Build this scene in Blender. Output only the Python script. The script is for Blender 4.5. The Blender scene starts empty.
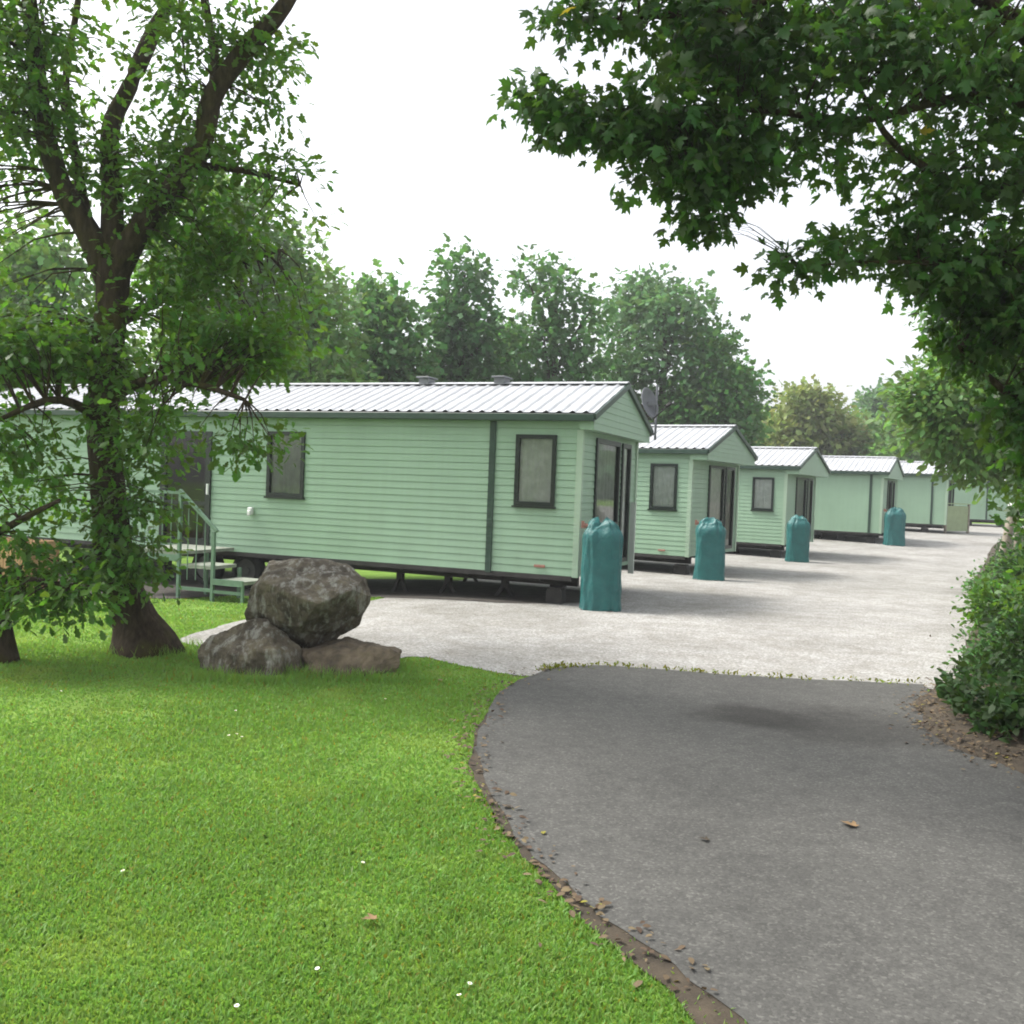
import bpy, bmesh, math, random
import numpy as np
from mathutils import Vector, Matrix, noise

random.seed(7)
rng = np.random.default_rng(11)
R = math.radians
HAZE = .0013
sc = bpy.context.scene
col = sc.collection

# ------------------------------------------------------------------ camera
F_PX = 950.0
PITCH, ROLL, CAM_H = R(1.57), R(2.2), 1.7
cam_d = bpy.data.cameras.new('camera')
cam = bpy.data.objects.new('camera', cam_d)
col.objects.link(cam)
cam_d.sensor_width = 36.0
cam_d.lens = F_PX / 1024 * 36
cam_d.clip_end = 3000
CM = Matrix.Rotation(R(90) - PITCH, 4, 'X') @ Matrix.Rotation(ROLL, 4, 'Z')
cam.matrix_world = Matrix.Translation((0, 0, CAM_H)) @ CM
sc.camera = cam


def ray(px, py):
    return (CM.to_3x3() @ Vector(((px - 512) / F_PX, (512 - py) / F_PX, -1.0))).normalized()


def at(px, py, Y):
    d = ray(px, py)
    return Vector((0, 0, CAM_H)) + d * (Y / d.y)


def sstep(t):
    t = min(1, max(0, t))
    return t * t * (3 - 2 * t)


KN = [(-1e4, 0), (13, 0), (20, -.10), (27, -.15), (33, -.05), (40, .22), (50, .38), (1e5, .38)]


def gz(x, y):
    z = 0
    for (a, za), (b, zb) in zip(KN, KN[1:]):
        if a <= y <= b:
            z = za + (zb - za) * (y - a) / (b - a)
            break
    return z - .2 * sstep((-x - .2) / 4.2) * sstep((y - 9.5) / 4)


def ground(px, py):
    o = Vector((0, 0, CAM_H))
    d = ray(px, py)
    lo, hi = 1.0, 400.0
    t = lo
    while t < hi:
        p = o + d * t
        if p.z < gz(p.x, p.y):
            break
        t += .05
    a, b = t - .05, t
    for _ in range(20):
        m = (a + b) / 2
        p = o + d * m
        if p.z < gz(p.x, p.y):
            b = m
        else:
            a = m
    return o + d * b


# ------------------------------------------------------------------ tagging
def tag(o, label=None, cat=None, group=None, kind=None):
    if label: o['label'] = label
    if cat: o['category'] = cat
    if group: o['group'] = group
    if kind: o['kind'] = kind
    return o


def empty(name, loc, rz=0):
    o = bpy.data.objects.new(name, None)
    o.empty_display_size = .2
    col.objects.link(o)
    o.location = loc
    o.rotation_euler = (0, 0, rz)
    return o


class MB:
    def __init__(s):
        s.v, s.f, s.m = [], [], []
        s.mi = 0

    def add(s, verts, faces):
        b = len(s.v)
        s.v += [tuple(p) for p in verts]
        s.f += [tuple(i + b for i in f) for f in faces]
        s.m += [s.mi] * len(faces)
        return s

    def box(s, x0, x1, y0, y1, z0, z1):
        s.add([(x0, y0, z0), (x1, y0, z0), (x1, y1, z0), (x0, y1, z0), (x0, y0, z1), (x1, y0, z1), (x1, y1, z1), (x0, y1, z1)],
              [(0, 3, 2, 1), (4, 5, 6, 7), (0, 1, 5, 4), (1, 2, 6, 5), (2, 3, 7, 6), (3, 0, 4, 7)])
        return s

    def obox(s, a, b, w, h, up=(0, 0, 1)):
        """bar from a to b with section w x h"""
        a, b = Vector(a), Vector(b)
        d = (b - a).normalized()
        upv = Vector(up)
        if abs(d.dot(upv)) > .98: upv = Vector((0, 1, 0))
        r = d.cross(upv).normalized() * w / 2
        u = r.cross(d).normalized() * h / 2
        s.add([a - r - u, a + r - u, a + r + u, a - r + u, b - r - u, b + r - u, b + r + u, b - r + u],
              [(0, 3, 2, 1), (4, 5, 6, 7), (0, 1, 5, 4), (1, 2, 6, 5), (2, 3, 7, 6), (3, 0, 4, 7)])
        return s

    def tube(s, pts, rad, n=8, cap=True, wob=0, seed=0):
        pts = [Vector(p) for p in pts]
        N = len(pts)
        if not hasattr(rad, '__len__'): rad = [rad] * N
        vs = []
        up = Vector((.31, .17, .93))
        for i, p in enumerate(pts):
            d = (pts[min(i + 1, N - 1)] - pts[max(i - 1, 0)])
            d = d.normalized() if d.length > 1e-9 else Vector((0, 0, 1))
            a = d.cross(up)
            if a.length < .05: a = d.cross(Vector((1, 0, 0)))
            a.normalize()
            b = d.cross(a)
            for k in range(n):
                t = 2 * math.pi * k / n
                q = a * math.cos(t) + b * math.sin(t)
                r = rad[i]
                if wob: r *= 1 + wob * noise.noise(Vector((p.x * 2 + q.x * 1.6, p.y * 2 + q.y * 1.6, p.z * 1.3 + seed)))
                vs.append(p + q * r)
        fs = []
        for i in range(N - 1):
            for k in range(n):
                k2 = (k + 1) % n
                fs.append((i * n + k, i * n + k2, (i + 1) * n + k2, (i + 1) * n + k))
        if cap:
            fs.append(tuple(range(n))[::-1])
            fs.append(tuple((N - 1) * n + k for k in range(n)))
        return s.add(vs, fs)

    def cyl(s, a, b, r, n=16):
        return s.tube([a, b], r, n)

    def build(s, name, mats, parent=None, smooth=False, bevel=0, weld=False):
        me = bpy.data.meshes.new(name)
        me.from_pydata(s.v, [], s.f)
        if not isinstance(mats, (list, tuple)): mats = [mats]
        for m in mats: me.materials.append(m)
        if len(mats) > 1: me.polygons.foreach_set('material_index', s.m)
        if smooth: me.polygons.foreach_set('use_smooth', [True] * len(me.polygons))
        bm = bmesh.new()
        bm.from_mesh(me)
        if weld: bmesh.ops.remove_doubles(bm, verts=bm.verts, dist=1e-5)
        bmesh.ops.recalc_face_normals(bm, faces=bm.faces) if weld else None
        if bevel:
            bmesh.ops.bevel(bm, geom=[e for e in bm.edges if e.is_manifold and e.calc_face_angle(0) > .5], offset=bevel, segments=1, affect='EDGES')
        bm.to_mesh(me)
        bm.free()
        o = bpy.data.objects.new(name, me)
        col.objects.link(o)
        if parent: o.parent = parent
        return o


# ------------------------------------------------------------------ materials
def mat(name):
    m = bpy.data.materials.new(name)
    m.use_nodes = True
    nt = m.node_tree
    b = nt.nodes['Principled BSDF']
    return m, nt, b


def N(nt, t, **kw):
    n = nt.nodes.new(t)
    for k, v in kw.items():
        if hasattr(n, k) and k not in n.inputs:
            setattr(n, k, v)
        else:
            n.inputs[k].default_value = v
    return n


def ramp(nt, fac, stops):
    r = nt.nodes.new('ShaderNodeValToRGB')
    el = r.color_ramp.elements
    while len(el) < len(stops): el.new(.5)
    for e, (p, c) in zip(el, stops):
        e.position = p
        e.color = (*c, 1) if len(c) == 3 else c
    nt.links.new(fac, r.inputs['Fac'])
    return r.outputs['Color']


def noise_tex(nt, scale, detail=4, rough=.55, vec=None):
    n = N(nt, 'ShaderNodeTexNoise')
    n.inputs['Scale'].default_value = scale
    n.inputs['Detail'].default_value = detail
    n.inputs['Roughness'].default_value = rough
    if vec is None:
        vec = nt.nodes.new('ShaderNodeTexCoord').outputs['Object']
    nt.links.new(vec, n.inputs['Vector'])
    return n.outputs['Fac']


def mix(nt, fac, a, b, mode='MIX'):
    n = nt.nodes.new('ShaderNodeMix')
    n.data_type = 'RGBA'
    n.blend_type = mode
    for i, v in ((0, fac), (6, a), (7, b)):
        if hasattr(v, 'is_output'):
            nt.links.new(v, n.inputs[i])
        else:
            n.inputs[i].default_value = v if i == 0 else ((*v, 1) if len(v) == 3 else v)
    return n.outputs[2]


def bump(nt, b, h, strength, dist=.01):
    n = nt.nodes.new('ShaderNodeBump')
    n.inputs['Strength'].default_value = strength
    n.inputs['Distance'].default_value = dist
    nt.links.new(h, n.inputs['Height'])
    nt.links.new(n.outputs['Normal'], b.inputs['Normal'])


def plain(name, c, rough=.5, var=.15, scale=3, metal=0, spec=.5, bmp=0):
    m, nt, b = mat(name)
    f = noise_tex(nt, scale, 5, .6)
    lo = tuple(x * (1 - var) for x in c)
    hi = tuple(min(1, x * (1 + var)) for x in c)
    nt.links.new(ramp(nt, f, [(.3, lo), (.7, hi)]), b.inputs['Base Color'])
    b.inputs['Roughness'].default_value = rough
    b.inputs['Metallic'].default_value = metal
    b.inputs['Specular IOR Level'].default_value = spec
    if bmp: bump(nt, b, noise_tex(nt, scale * 12, 3), bmp, .004)
    return m


def leaf_mat(name, base, hue=.02, val=.35, trans=.4, tcol=None, rough=.45, yellow=0.0, clump=.9, dry=None):
    m, nt, b = mat(name)
    g = nt.nodes.new('ShaderNodeNewGeometry')
    rnd = g.outputs['Random Per Island']
    pos = nt.nodes.new('ShaderNodeTexCoord').outputs['Object']
    cl = noise_tex(nt, clump, 3, .6, pos)
    h = nt.nodes.new('ShaderNodeHueSaturation')
    h.inputs['Color'].default_value = (*base, 1)
    mr = N(nt, 'ShaderNodeMapRange')
    nt.links.new(rnd, mr.inputs['Value'])
    mr.inputs['To Min'].default_value = .5 - hue
    mr.inputs['To Max'].default_value = .5 + hue
    nt.links.new(mr.outputs[0], h.inputs['Hue'])
    mv = N(nt, 'ShaderNodeMath', operation='MULTIPLY_ADD')
    add = N(nt, 'ShaderNodeMath', operation='ADD')
    nt.links.new(rnd, add.inputs[0])
    nt.links.new(cl, add.inputs[1])
    nt.links.new(add.outputs[0], mv.inputs[0])
    mv.inputs[1].default_value = val * 2
    mv.inputs[2].default_value = 1 - val * 2
    nt.links.new(mv.outputs[0], h.inputs['Value'])
    c = h.outputs['Color']
    if yellow:
        wn = N(nt, 'ShaderNodeMath', operation='GREATER_THAN')
        wn.inputs[1].default_value = 1 - yellow
        sh = N(nt, 'ShaderNodeMath', operation='FRACT')
        mu = N(nt, 'ShaderNodeMath', operation='MULTIPLY')
        mu.inputs[1].default_value = 37.7
        nt.links.new(rnd, mu.inputs[0])
        nt.links.new(mu.outputs[0], sh.inputs[0])
        nt.links.new(sh.outputs[0], wn.inputs[0])
        c = mix(nt, wn.outputs[0], c, (.22, .2, .03))
    if dry:
        pf = noise_tex(nt, 1.1, 5, .6, pos)
        c = mix(nt, ramp(nt, pf, [(.54, (0, 0, 0)), (.72, (.5, .5, .5))]), c, dry)
    nt.links.new(c, b.inputs['Base Color'])
    b.inputs['Roughness'].default_value = rough
    b.inputs['Specular IOR Level'].default_value = .35
    if trans > 0:
        t = nt.nodes.new('ShaderNodeBsdfTranslucent')
        tc = mix(nt, 1.0, c, tcol or (3.2, 2.6, 1.2), 'MULTIPLY')
        nt.links.new(tc, t.inputs['Color'])
        ms = nt.nodes.new('ShaderNodeMixShader')
        ms.inputs[0].default_value = trans
        nt.links.new(b.outputs[0], ms.inputs[1])
        nt.links.new(t.outputs[0], ms.inputs[2])
        nt.links.new(ms.outputs[0], nt.nodes['Material Output'].inputs['Surface'])
    return m


M = {}
# asphalt
m, nt, b = mat('asphalt')
pos = nt.nodes.new('ShaderNodeTexCoord').outputs['Object']
f1 = noise_tex(nt, 140, 3, .7, pos)
f2 = noise_tex(nt, .7, 5, .6, pos)
f3 = noise_tex(nt, 9, 4, .6, pos)
vo = N(nt, 'ShaderNodeTexVoronoi'); vo.inputs['Scale'].default_value = 85
nt.links.new(pos, vo.inputs['Vector'])
sp = nt.nodes.new('ShaderNodeSeparateColor'); nt.links.new(vo.outputs['Color'], sp.inputs[0])
c = ramp(nt, sp.outputs[0], [(0, (.045, .044, .041)), (.5, (.066, .065, .061)), (.85, (.085, .084, .078)), (1, (.14, .137, .128))])
c = mix(nt, .4, c, ramp(nt, f1, [(.3, (.045, .045, .042)), (.5, (.07, .07, .066)), (.72, (.11, .11, .104))]))
c2 = ramp(nt, f2, [(.3, (.90, .895, .87)), (.7, (1.36, 1.345, 1.30))])
c = mix(nt, 1, c, c2, 'MULTIPLY')
c3 = ramp(nt, f3, [(.35, (.88, .88, .88)), (.65, (1.08, 1.08, 1.08))])
c = mix(nt, 1, c, c3, 'MULTIPLY')
# soft tree shade at the road's far end, painted into the asphalt colour
sx = nt.nodes.new('ShaderNodeSeparateXYZ'); nt.links.new(pos, sx.inputs[0])


def shade_patch(cx, cy, rx, ry, rot=0):
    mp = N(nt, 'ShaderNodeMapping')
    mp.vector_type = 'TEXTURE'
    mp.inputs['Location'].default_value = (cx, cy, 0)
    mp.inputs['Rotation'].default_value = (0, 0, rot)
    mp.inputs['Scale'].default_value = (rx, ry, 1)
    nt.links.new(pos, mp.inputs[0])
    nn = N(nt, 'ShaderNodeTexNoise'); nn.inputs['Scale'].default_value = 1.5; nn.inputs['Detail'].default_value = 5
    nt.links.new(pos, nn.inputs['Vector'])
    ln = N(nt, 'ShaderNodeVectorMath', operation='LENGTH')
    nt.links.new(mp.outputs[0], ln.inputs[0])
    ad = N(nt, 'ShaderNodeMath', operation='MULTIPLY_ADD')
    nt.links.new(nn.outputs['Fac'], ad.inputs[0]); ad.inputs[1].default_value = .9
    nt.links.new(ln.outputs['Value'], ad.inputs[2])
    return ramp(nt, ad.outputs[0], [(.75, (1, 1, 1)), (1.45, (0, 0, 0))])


s1 = shade_patch(1.9, 7.2, 1.1, .8, -.3)
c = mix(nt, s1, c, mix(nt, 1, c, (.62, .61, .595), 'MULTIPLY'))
s2 = shade_patch(2.5, 7.0, 2.0, 1.25, -.25)
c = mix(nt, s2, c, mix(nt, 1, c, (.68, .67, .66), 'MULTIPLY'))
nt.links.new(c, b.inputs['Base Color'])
b.inputs['Roughness'].default_value = .85
b.inputs['Specular IOR Level'].default_value = .3
bump(nt, b, vo.outputs['Distance'], -.6, .008)
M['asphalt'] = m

# gravel
m, nt, b = mat('gravel')
pos = nt.nodes.new('ShaderNodeTexCoord').outputs['Object']
v = N(nt, 'ShaderNodeTexVoronoi'); v.inputs['Scale'].default_value = 52
nt.links.new(pos, v.inputs['Vector'])
sep = nt.nodes.new('ShaderNodeSeparateColor'); nt.links.new(v.outputs['Color'], sep.inputs[0])
c = ramp(nt, sep.outputs[0], [(0, (.24, .234, .218)), (.35, (.31, .304, .288)), (.75, (.375, .37, .355)), (1, (.465, .46, .445))])
edge = ramp(nt, v.outputs['Distance'], [(.0, (1, 1, 1)), (.55, (.95, .95, .95)), (.9, (.72, .70, .67))])
c = mix(nt, 1, c, edge, 'MULTIPLY')
big = noise_tex(nt, .45, 6, .62, pos)
c = mix(nt, 1, c, ramp(nt, big, [(.32, (.72, .71, .68)), (.5, (.95, .945, .935)), (.68, (1.14, 1.14, 1.13))]), 'MULTIPLY')
mid = noise_tex(nt, 3.1, 5, .65, pos)
c = mix(nt, 1, c, ramp(nt, mid, [(.3, (.80, .78, .74)), (.6, (1.05, 1.05, 1.05))]), 'MULTIPLY')
nt.links.new(c, b.inputs['Base Color'])
b.inputs['Roughness'].default_value = .9
b.inputs['Specular IOR Level'].default_value = .2
bump(nt, b, v.outputs['Distance'], -.5, .02)
M['gravel'] = m

# lawn soil/grass base
m, nt, b = mat('lawn')
pos = nt.nodes.new('ShaderNodeTexCoord').outputs['Object']
f1 = noise_tex(nt, .55, 6, .62, pos)
f2 = noise_tex(nt, 26, 5, .7, pos)
f3 = noise_tex(nt, 2.6, 4, .6, pos)
c = ramp(nt, f1, [(.28, (.12, .22, .038)), (.5, (.158, .275, .052)), (.72, (.20, .315, .07))])
c = mix(nt, 1, c, ramp(nt, f2, [(.3, (.7, .73, .65)), (.7, (1.2, 1.17, 1.15))]), 'MULTIPLY')
c = mix(nt, 1, c, ramp(nt, f3, [(.35, (.85, .86, .8)), (.65, (1.12, 1.08, 1.1))]), 'MULTIPLY')
nt.links.new(c, b.inputs['Base Color'])
b.inputs['Roughness'].default_value = .9
b.inputs['Specular IOR Level'].default_value = .1
bump(nt, b, f2, .7, .03)
M['lawn'] = m

M['grass'] = leaf_mat('grass_blade', (.158, .285, .058), .018, .13, .42, (1.7, 1.6, 1.0), .55, .03, .8, (.28, .34, .085))
M['soil'] = plain('soil', (.050, .038, .024), .95, .5, 9, bmp=.8)
M['pad'] = plain('dark_ground', (.055, .048, .04), .95, .45, 6, bmp=.7)

# cladding
def paint(name, c):
    m, nt, b = mat(name)
    pos = nt.nodes.new('ShaderNodeTexCoord').outputs['Object']
    f = noise_tex(nt, 1.2, 5, .6, pos)
    mp = N(nt, 'ShaderNodeMapping'); mp.inputs['Scale'].default_value = (9, 9, .5)
    nt.links.new(pos, mp.inputs[0])
    st = noise_tex(nt, 1.0, 4, .6, mp.outputs[0])
    cc = ramp(nt, f, [(.3, tuple(x * .92 for x in c)), (.7, tuple(x * 1.06 for x in c))])
    cc = mix(nt, .5, cc, mix(nt, 1, cc, ramp(nt, st, [(.35, (.95, .96, .94)), (.6, (1.02, 1.05, 1.05))]), 'MULTIPLY'))
    nt.links.new(cc, b.inputs['Base Color'])
    b.inputs['Roughness'].default_value = .42
    b.inputs['Specular IOR Level'].default_value = .4
    bump(nt, b, noise_tex(nt, 2.5, 3, .5, pos), .08, .02)
    return m


M['clad'] = paint('sage_cladding', (.275, .405, .285))
M['trim'] = plain('sage_trim', (.33, .44, .325), .45, .08, 2)
M['dgreen'] = plain('dark_green_trim', (.022, .05, .034), .4, .2, 4)
M['frame'] = plain('dark_window_frame', (.010, .016, .013), .35, .2, 5)
M['inside'] = plain('dark_interior', (.05, .05, .045), .9, .2, 2)
M['curtain'] = plain('net_curtain', (.88, .9, .86), .9, .15, 8)
M['blind'] = plain('grey_blind', (.36, .38, .35), .8, .15, 8)
M['chassis'] = plain('chassis_steel', (.025, .023, .021), .7, .4, 6)
M['wing'] = plain('pale_panel', (.45, .50, .44), .5, .08, 5)
M['white'] = plain('white_plastic', (.72, .73, .71), .4, .06, 5)
M['red'] = plain('red_reflector', (.32, .15, .11), .4, .2, 9)
M['tyre'] = plain('tyre_rubber', (.02, .02, .02), .85, .3, 9)
M['rim'] = plain('wheel_rim', (.10, .10, .10), .6, .2, 9, .3)
M['steel'] = plain('galvanised_green_steel', (.13, .215, .15), .45, .2, 8)
M['tread'] = plain('tread_boards', (.25, .27, .22), .8, .3, 7, bmp=.3)
M['dish'] = plain('dish_grey', (.15, .155, .17), .45, .15, 5)
M['olive'] = plain('olive_panel', (.30, .37, .20), .6, .12, 3)
M['concrete'] = plain('concrete_block', (.28, .27, .25), .9, .3, 9, bmp=.5)
M['tan'] = plain('tan_boards', (.42, .25, .125), .8, .35, 6, bmp=.4)
M['oldwood'] = plain('weathered_wood', (.27, .235, .185), .9, .45, 7, bmp=.7)
M['petal'] = plain('daisy_petal', (.85, .86, .83), .6, .05, 9)
M['pollen'] = plain('daisy_centre', (.65, .45, .04), .7, .1, 9)
M['litter'] = leaf_mat('leaf_litter', (.12, .085, .05), .02, .45, .1, (1.5, 1.3, 1), .8, .05, 2.0)
M['moss'] = leaf_mat('verge_moss', (.14, .17, .02), .03, .35, .25, (1.7, 1.5, 1), .8, .1, 2.0)
M['litter_tan'] = plain('dead_leaf', (.20, .125, .055), .7, .25, 14)

# roof sheet
m, nt, b = mat('roof_sheet')
pos = nt.nodes.new('ShaderNodeTexCoord').outputs['Object']
f = noise_tex(nt, 1.4, 5, .65, pos)
nt.links.new(ramp(nt, f, [(.3, (.36, .37, .385)), (.7, (.47, .48, .49))]), b.inputs['Base Color'])
b.inputs['Roughness'].default_value = .38
b.inputs['Specular IOR Level'].default_value = .6
M['roof'] = m

# glass : thin pane, transparent with a sky sheen
m, nt, b = mat('window_glass')
tr = nt.nodes.new('ShaderNodeBsdfTransparent'); tr.inputs[0].default_value = (.94, .96, .94, 1)
gl = nt.nodes.new('ShaderNodeBsdfGlossy'); gl.inputs['Roughness'].default_value = .04
fr = nt.nodes.new('ShaderNodeFresnel'); fr.inputs['IOR'].default_value = 1.75
ms = nt.nodes.new('ShaderNodeMixShader')
nt.links.new(fr.outputs[0], ms.inputs[0]); nt.links.new(tr.outputs[0], ms.inputs[1]); nt.links.new(gl.outputs[0], ms.inputs[2])
nt.links.new(ms.outputs[0], nt.nodes['Material Output'].inputs['Surface'])
M['glass'] = m

# teal tarp
m, nt, b = mat('teal_tarpaulin')
pos = nt.nodes.new('ShaderNodeTexCoord').outputs['Object']
f = noise_tex(nt, 5, 4, .6, pos)
nt.links.new(ramp(nt, f, [(.3, (.009, .092, .09)), (.7, (.017, .132, .126))]), b.inputs['Base Color'])
b.inputs['Roughness'].default_value = .42
bump(nt, b, noise_tex(nt, 9, 5, .65, pos), .8, .03)
M['teal'] = m

# stone
m, nt, b = mat('boulder_stone')
pos = nt.nodes.new('ShaderNodeTexCoord').outputs['Object']
f1 = noise_tex(nt, 5, 8, .68, pos)
mp = N(nt, 'ShaderNodeMapping'); mp.inputs['Scale'].default_value = (14, 9, 4); mp.inputs['Rotation'].default_value = (.2, .35, .3)
nt.links.new(pos, mp.inputs[0])
f2 = noise_tex(nt, 1, 6, .7, mp.outputs[0])
f3 = noise_tex(nt, 2.3, 5, .6, pos)
c = ramp(nt, f1, [(.32, (.035, .029, .02)), (.5, (.105, .086, .058)), (.7, (.20, .172, .12))])
c = mix(nt, ramp(nt, f2, [(.5, (0, 0, 0)), (.64, (.8, .8, .8))]), c, (.34, .335, .29))
c = mix(nt, ramp(nt, f3, [(.6, (0, 0, 0)), (.74, (.8, .8, .8))]), c, (.15, .125, .035))
nt.links.new(c, b.inputs['Base Color'])
b.inputs['Roughness'].default_value = .92
bump(nt, b, f1, 1.0, .06)
M['stone'] = m
M['brownstone'] = plain('brown_stone', (.125, .098, .064), .92, .75, 6, bmp=.9)


def bark(name, c, moss):
    m, nt, b = mat(name)
    pos = nt.nodes.new('ShaderNodeTexCoord').outputs['Object']
    mp = N(nt, 'ShaderNodeMapping'); mp.inputs['Scale'].default_value = (22, 22, 4.5)
    nt.links.new(pos, mp.inputs[0])
    f1 = noise_tex(nt, 1, 6, .65, mp.outputs[0])
    f2 = noise_tex(nt, 2.4, 5, .6, pos)
    cc = ramp(nt, f1, [(.32, tuple(x * .35 for x in c)), (.55, c), (.75, tuple(x * 1.6 for x in c))])
    cc = mix(nt, ramp(nt, f2, [(.5, (0, 0, 0)), (.66, (.75, .75, .75))]), cc, moss)
    nt.links.new(cc, b.inputs['Base Color'])
    b.inputs['Roughness'].default_value = .95
    b.inputs['Specular IOR Level'].default_value = .15
    bump(nt, b, f1, .9, .03)
    return m


M['bark'] = bark('mossy_bark', (.062, .045, .03), (.065, .06, .012))
M['bark2'] = bark('grey_bark', (.085, .075, .06), (.06, .07, .03))

L = {}
L['main'] = leaf_mat('oak_leaf', (.060, .14, .021), .02, .34, .42, (3.0, 2.5, 1.2), .45)
L['near'] = leaf_mat('sycamore_leaf', (.036, .088, .018), .02, .36, .42, (3.0, 2.6, 1.2), .45, .001)
L['lowshrub'] = leaf_mat('shrub_leaf', (.028, .066, .015), .02, .36, .3, (2.4, 2.1, 1.2), .6)
L['dark'] = leaf_mat('dark_leaf', (.062, .145, .048), .02, .36, .32, (2.4, 2.2, 1.3), .5)
L['mid'] = leaf_mat('mid_leaf', (.08, .18, .052), .025, .36, .35, (2.3, 2.1, 1.3), .5)
L['light'] = leaf_mat('light_leaf', (.105, .20, .055), .025, .34, .38, (2.2, 2.0, 1.2), .5)
L['yellow'] = leaf_mat('willow_leaf', (.20, .25, .075), .03, .3, .35, (1.8, 1.7, 1.2), .5)
L['blue'] = leaf_mat('bluish_leaf', (.085, .175, .07), .02, .34, .3, (2.2, 2.0, 1.4), .5)


# ------------------------------------------------------------------ sheets of ground
def pip(poly, P):
    x, y = P[:, 0], P[:, 1]
    ins = np.zeros(len(P), bool)
    n = len(poly)
    j = n - 1
    for i in range(n):
        xi, yi = poly[i]
        xj, yj = poly[j]
        c = ((yi > y) != (yj > y)) & (x < (xj - xi) * (y - yi) / (yj - yi + 1e-12) + xi)
        ins ^= c
        j = i
    return ins


def smooth_poly(pts, sub=6):
    out = []
    n = len(pts)
    for i in range(n):
        p0, p1, p2, p3 = [Vector(pts[(i + k - 1) % n][:2]) for k in range(4)]
        for s in range(sub):
            t = s / sub
            out.append(tuple(.5 * ((2 * p1) + (-p0 + p2) * t + (2 * p0 - 5 * p1 + 4 * p2 - p3) * t * t + (-p0 + 3 * p1 - 3 * p2 + p3) * t ** 3)))
    return out


def open_curve(pts, sub=8, jit=0, seed=0):
    P = [Vector(p[:2]) for p in pts]
    P = [P[0] * 2 - P[1]] + P + [P[-1] * 2 - P[-2]]
    out = []
    for i in range(1, len(P) - 2):
        p0, p1, p2, p3 = P[i - 1:i + 3]
        for s in range(sub):
            t = s / sub
            q = .5 * ((2 * p1) + (-p0 + p2) * t + (2 * p0 - 5 * p1 + 4 * p2 - p3) * t * t + (-p0 + 3 * p1 - 3 * p2 + p3) * t ** 3)
            out.append(q)
    out.append(P[-2])
    if jit:
        out = [q + Vector((noise.noise((q.x * 3, q.y * 3, seed)) + .6 * noise.noise((q.x * 9, q.y * 9, seed)),
                           noise.noise((q.x * 3, q.y * 3, seed + 9)) + .6 * noise.noise((q.x * 9, q.y * 9, seed + 9)))) * jit for q in out]
    return [tuple(q) for q in out]


def sheet(name, poly, material, dz):
    bm = bmesh.new()
    vs = [bm.verts.new((p[0], p[1], 0)) for p in poly]
    f = bm.faces.new(vs)
    bmesh.ops.triangulate(bm, faces=[f])
    xs = [x * .5 for x in range(-28, 5)]
    ys = [8 + y * .5 for y in range(0, 25)] + [27, 33, 40, 50]
    x0, x1 = min(p[0] for p in poly), max(p[0] for p in poly)
    y0, y1 = min(p[1] for p in poly), max(p[1] for p in poly)
    for x in xs:
        if x0 < x < x1: bmesh.ops.bisect_plane(bm, geom=bm.verts[:] + bm.edges[:] + bm.faces[:], plane_co=(x, 0, 0), plane_no=(1, 0, 0))
    for y in ys:
        if y0 < y < y1: bmesh.ops.bisect_plane(bm, geom=bm.verts[:] + bm.edges[:] + bm.faces[:], plane_co=(0, y, 0), plane_no=(0, 1, 0))
    for v in bm.verts: v.co.z = gz(v.co.x, v.co.y) + dz
    bmesh.ops.recalc_face_normals(bm, faces=bm.faces)
    for fc in bm.faces:
        if fc.normal.z < 0: fc.normal_flip()
    me = bpy.data.meshes.new(name)
    bm.to_mesh(me)
    bm.free()
    me.materials.append(material)
    o = bpy.data.objects.new(name, me)
    col.objects.link(o)
    o['kind'] = 'structure'
    return o


def G(*pts): return [ground(*p) for p in pts]


sheet('ground', [(-400, -60), (400, -60), (400, 600), (-400, 600)], M['lawn'], 0)

# road : left edge (far to near), then behind the camera, right edge back up
left_edge = open_curve(G((545, 671), (505, 690), (482, 725), (478, 760), (500, 812), (545, 868), (612, 925), (735, 1020)) + [Vector((1.35, 1.5, 0)), Vector((2.6, -1.5, 0))], 8, .035, 3)
far_edge = open_curve(G((545, 671), (600, 667), (700, 674), (800, 680), (925, 686)), 8, .03, 5)
right_edge = open_curve(G((925, 686), (945, 735), (1024, 768)) + [Vector((4.2, 5.3, 0)), Vector((6.5, 4.2, 0)), Vector((9, 3.5, 0))], 6, .03, 7)
road_poly = left_edge[::-1] + far_edge[1:] + right_edge[1:] + [(9, -1.5)]
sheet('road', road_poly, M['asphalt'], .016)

# brown earth strip along the road's lawn edge
strip_l = open_curve(G((508, 690), (480, 720), (473, 762), (490, 812), (530, 865), (585, 925), (690, 1020)) + [Vector((1.1, 1.5, 0)), Vector((2.2, -1.5, 0))], 8, .05, 13)
strip_r = [(x + .3, y + .1) for x, y in left_edge[6:]]
soil_poly = strip_l + strip_r[::-1]
sheet('verge', soil_poly, M['soil'], .012)

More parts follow.
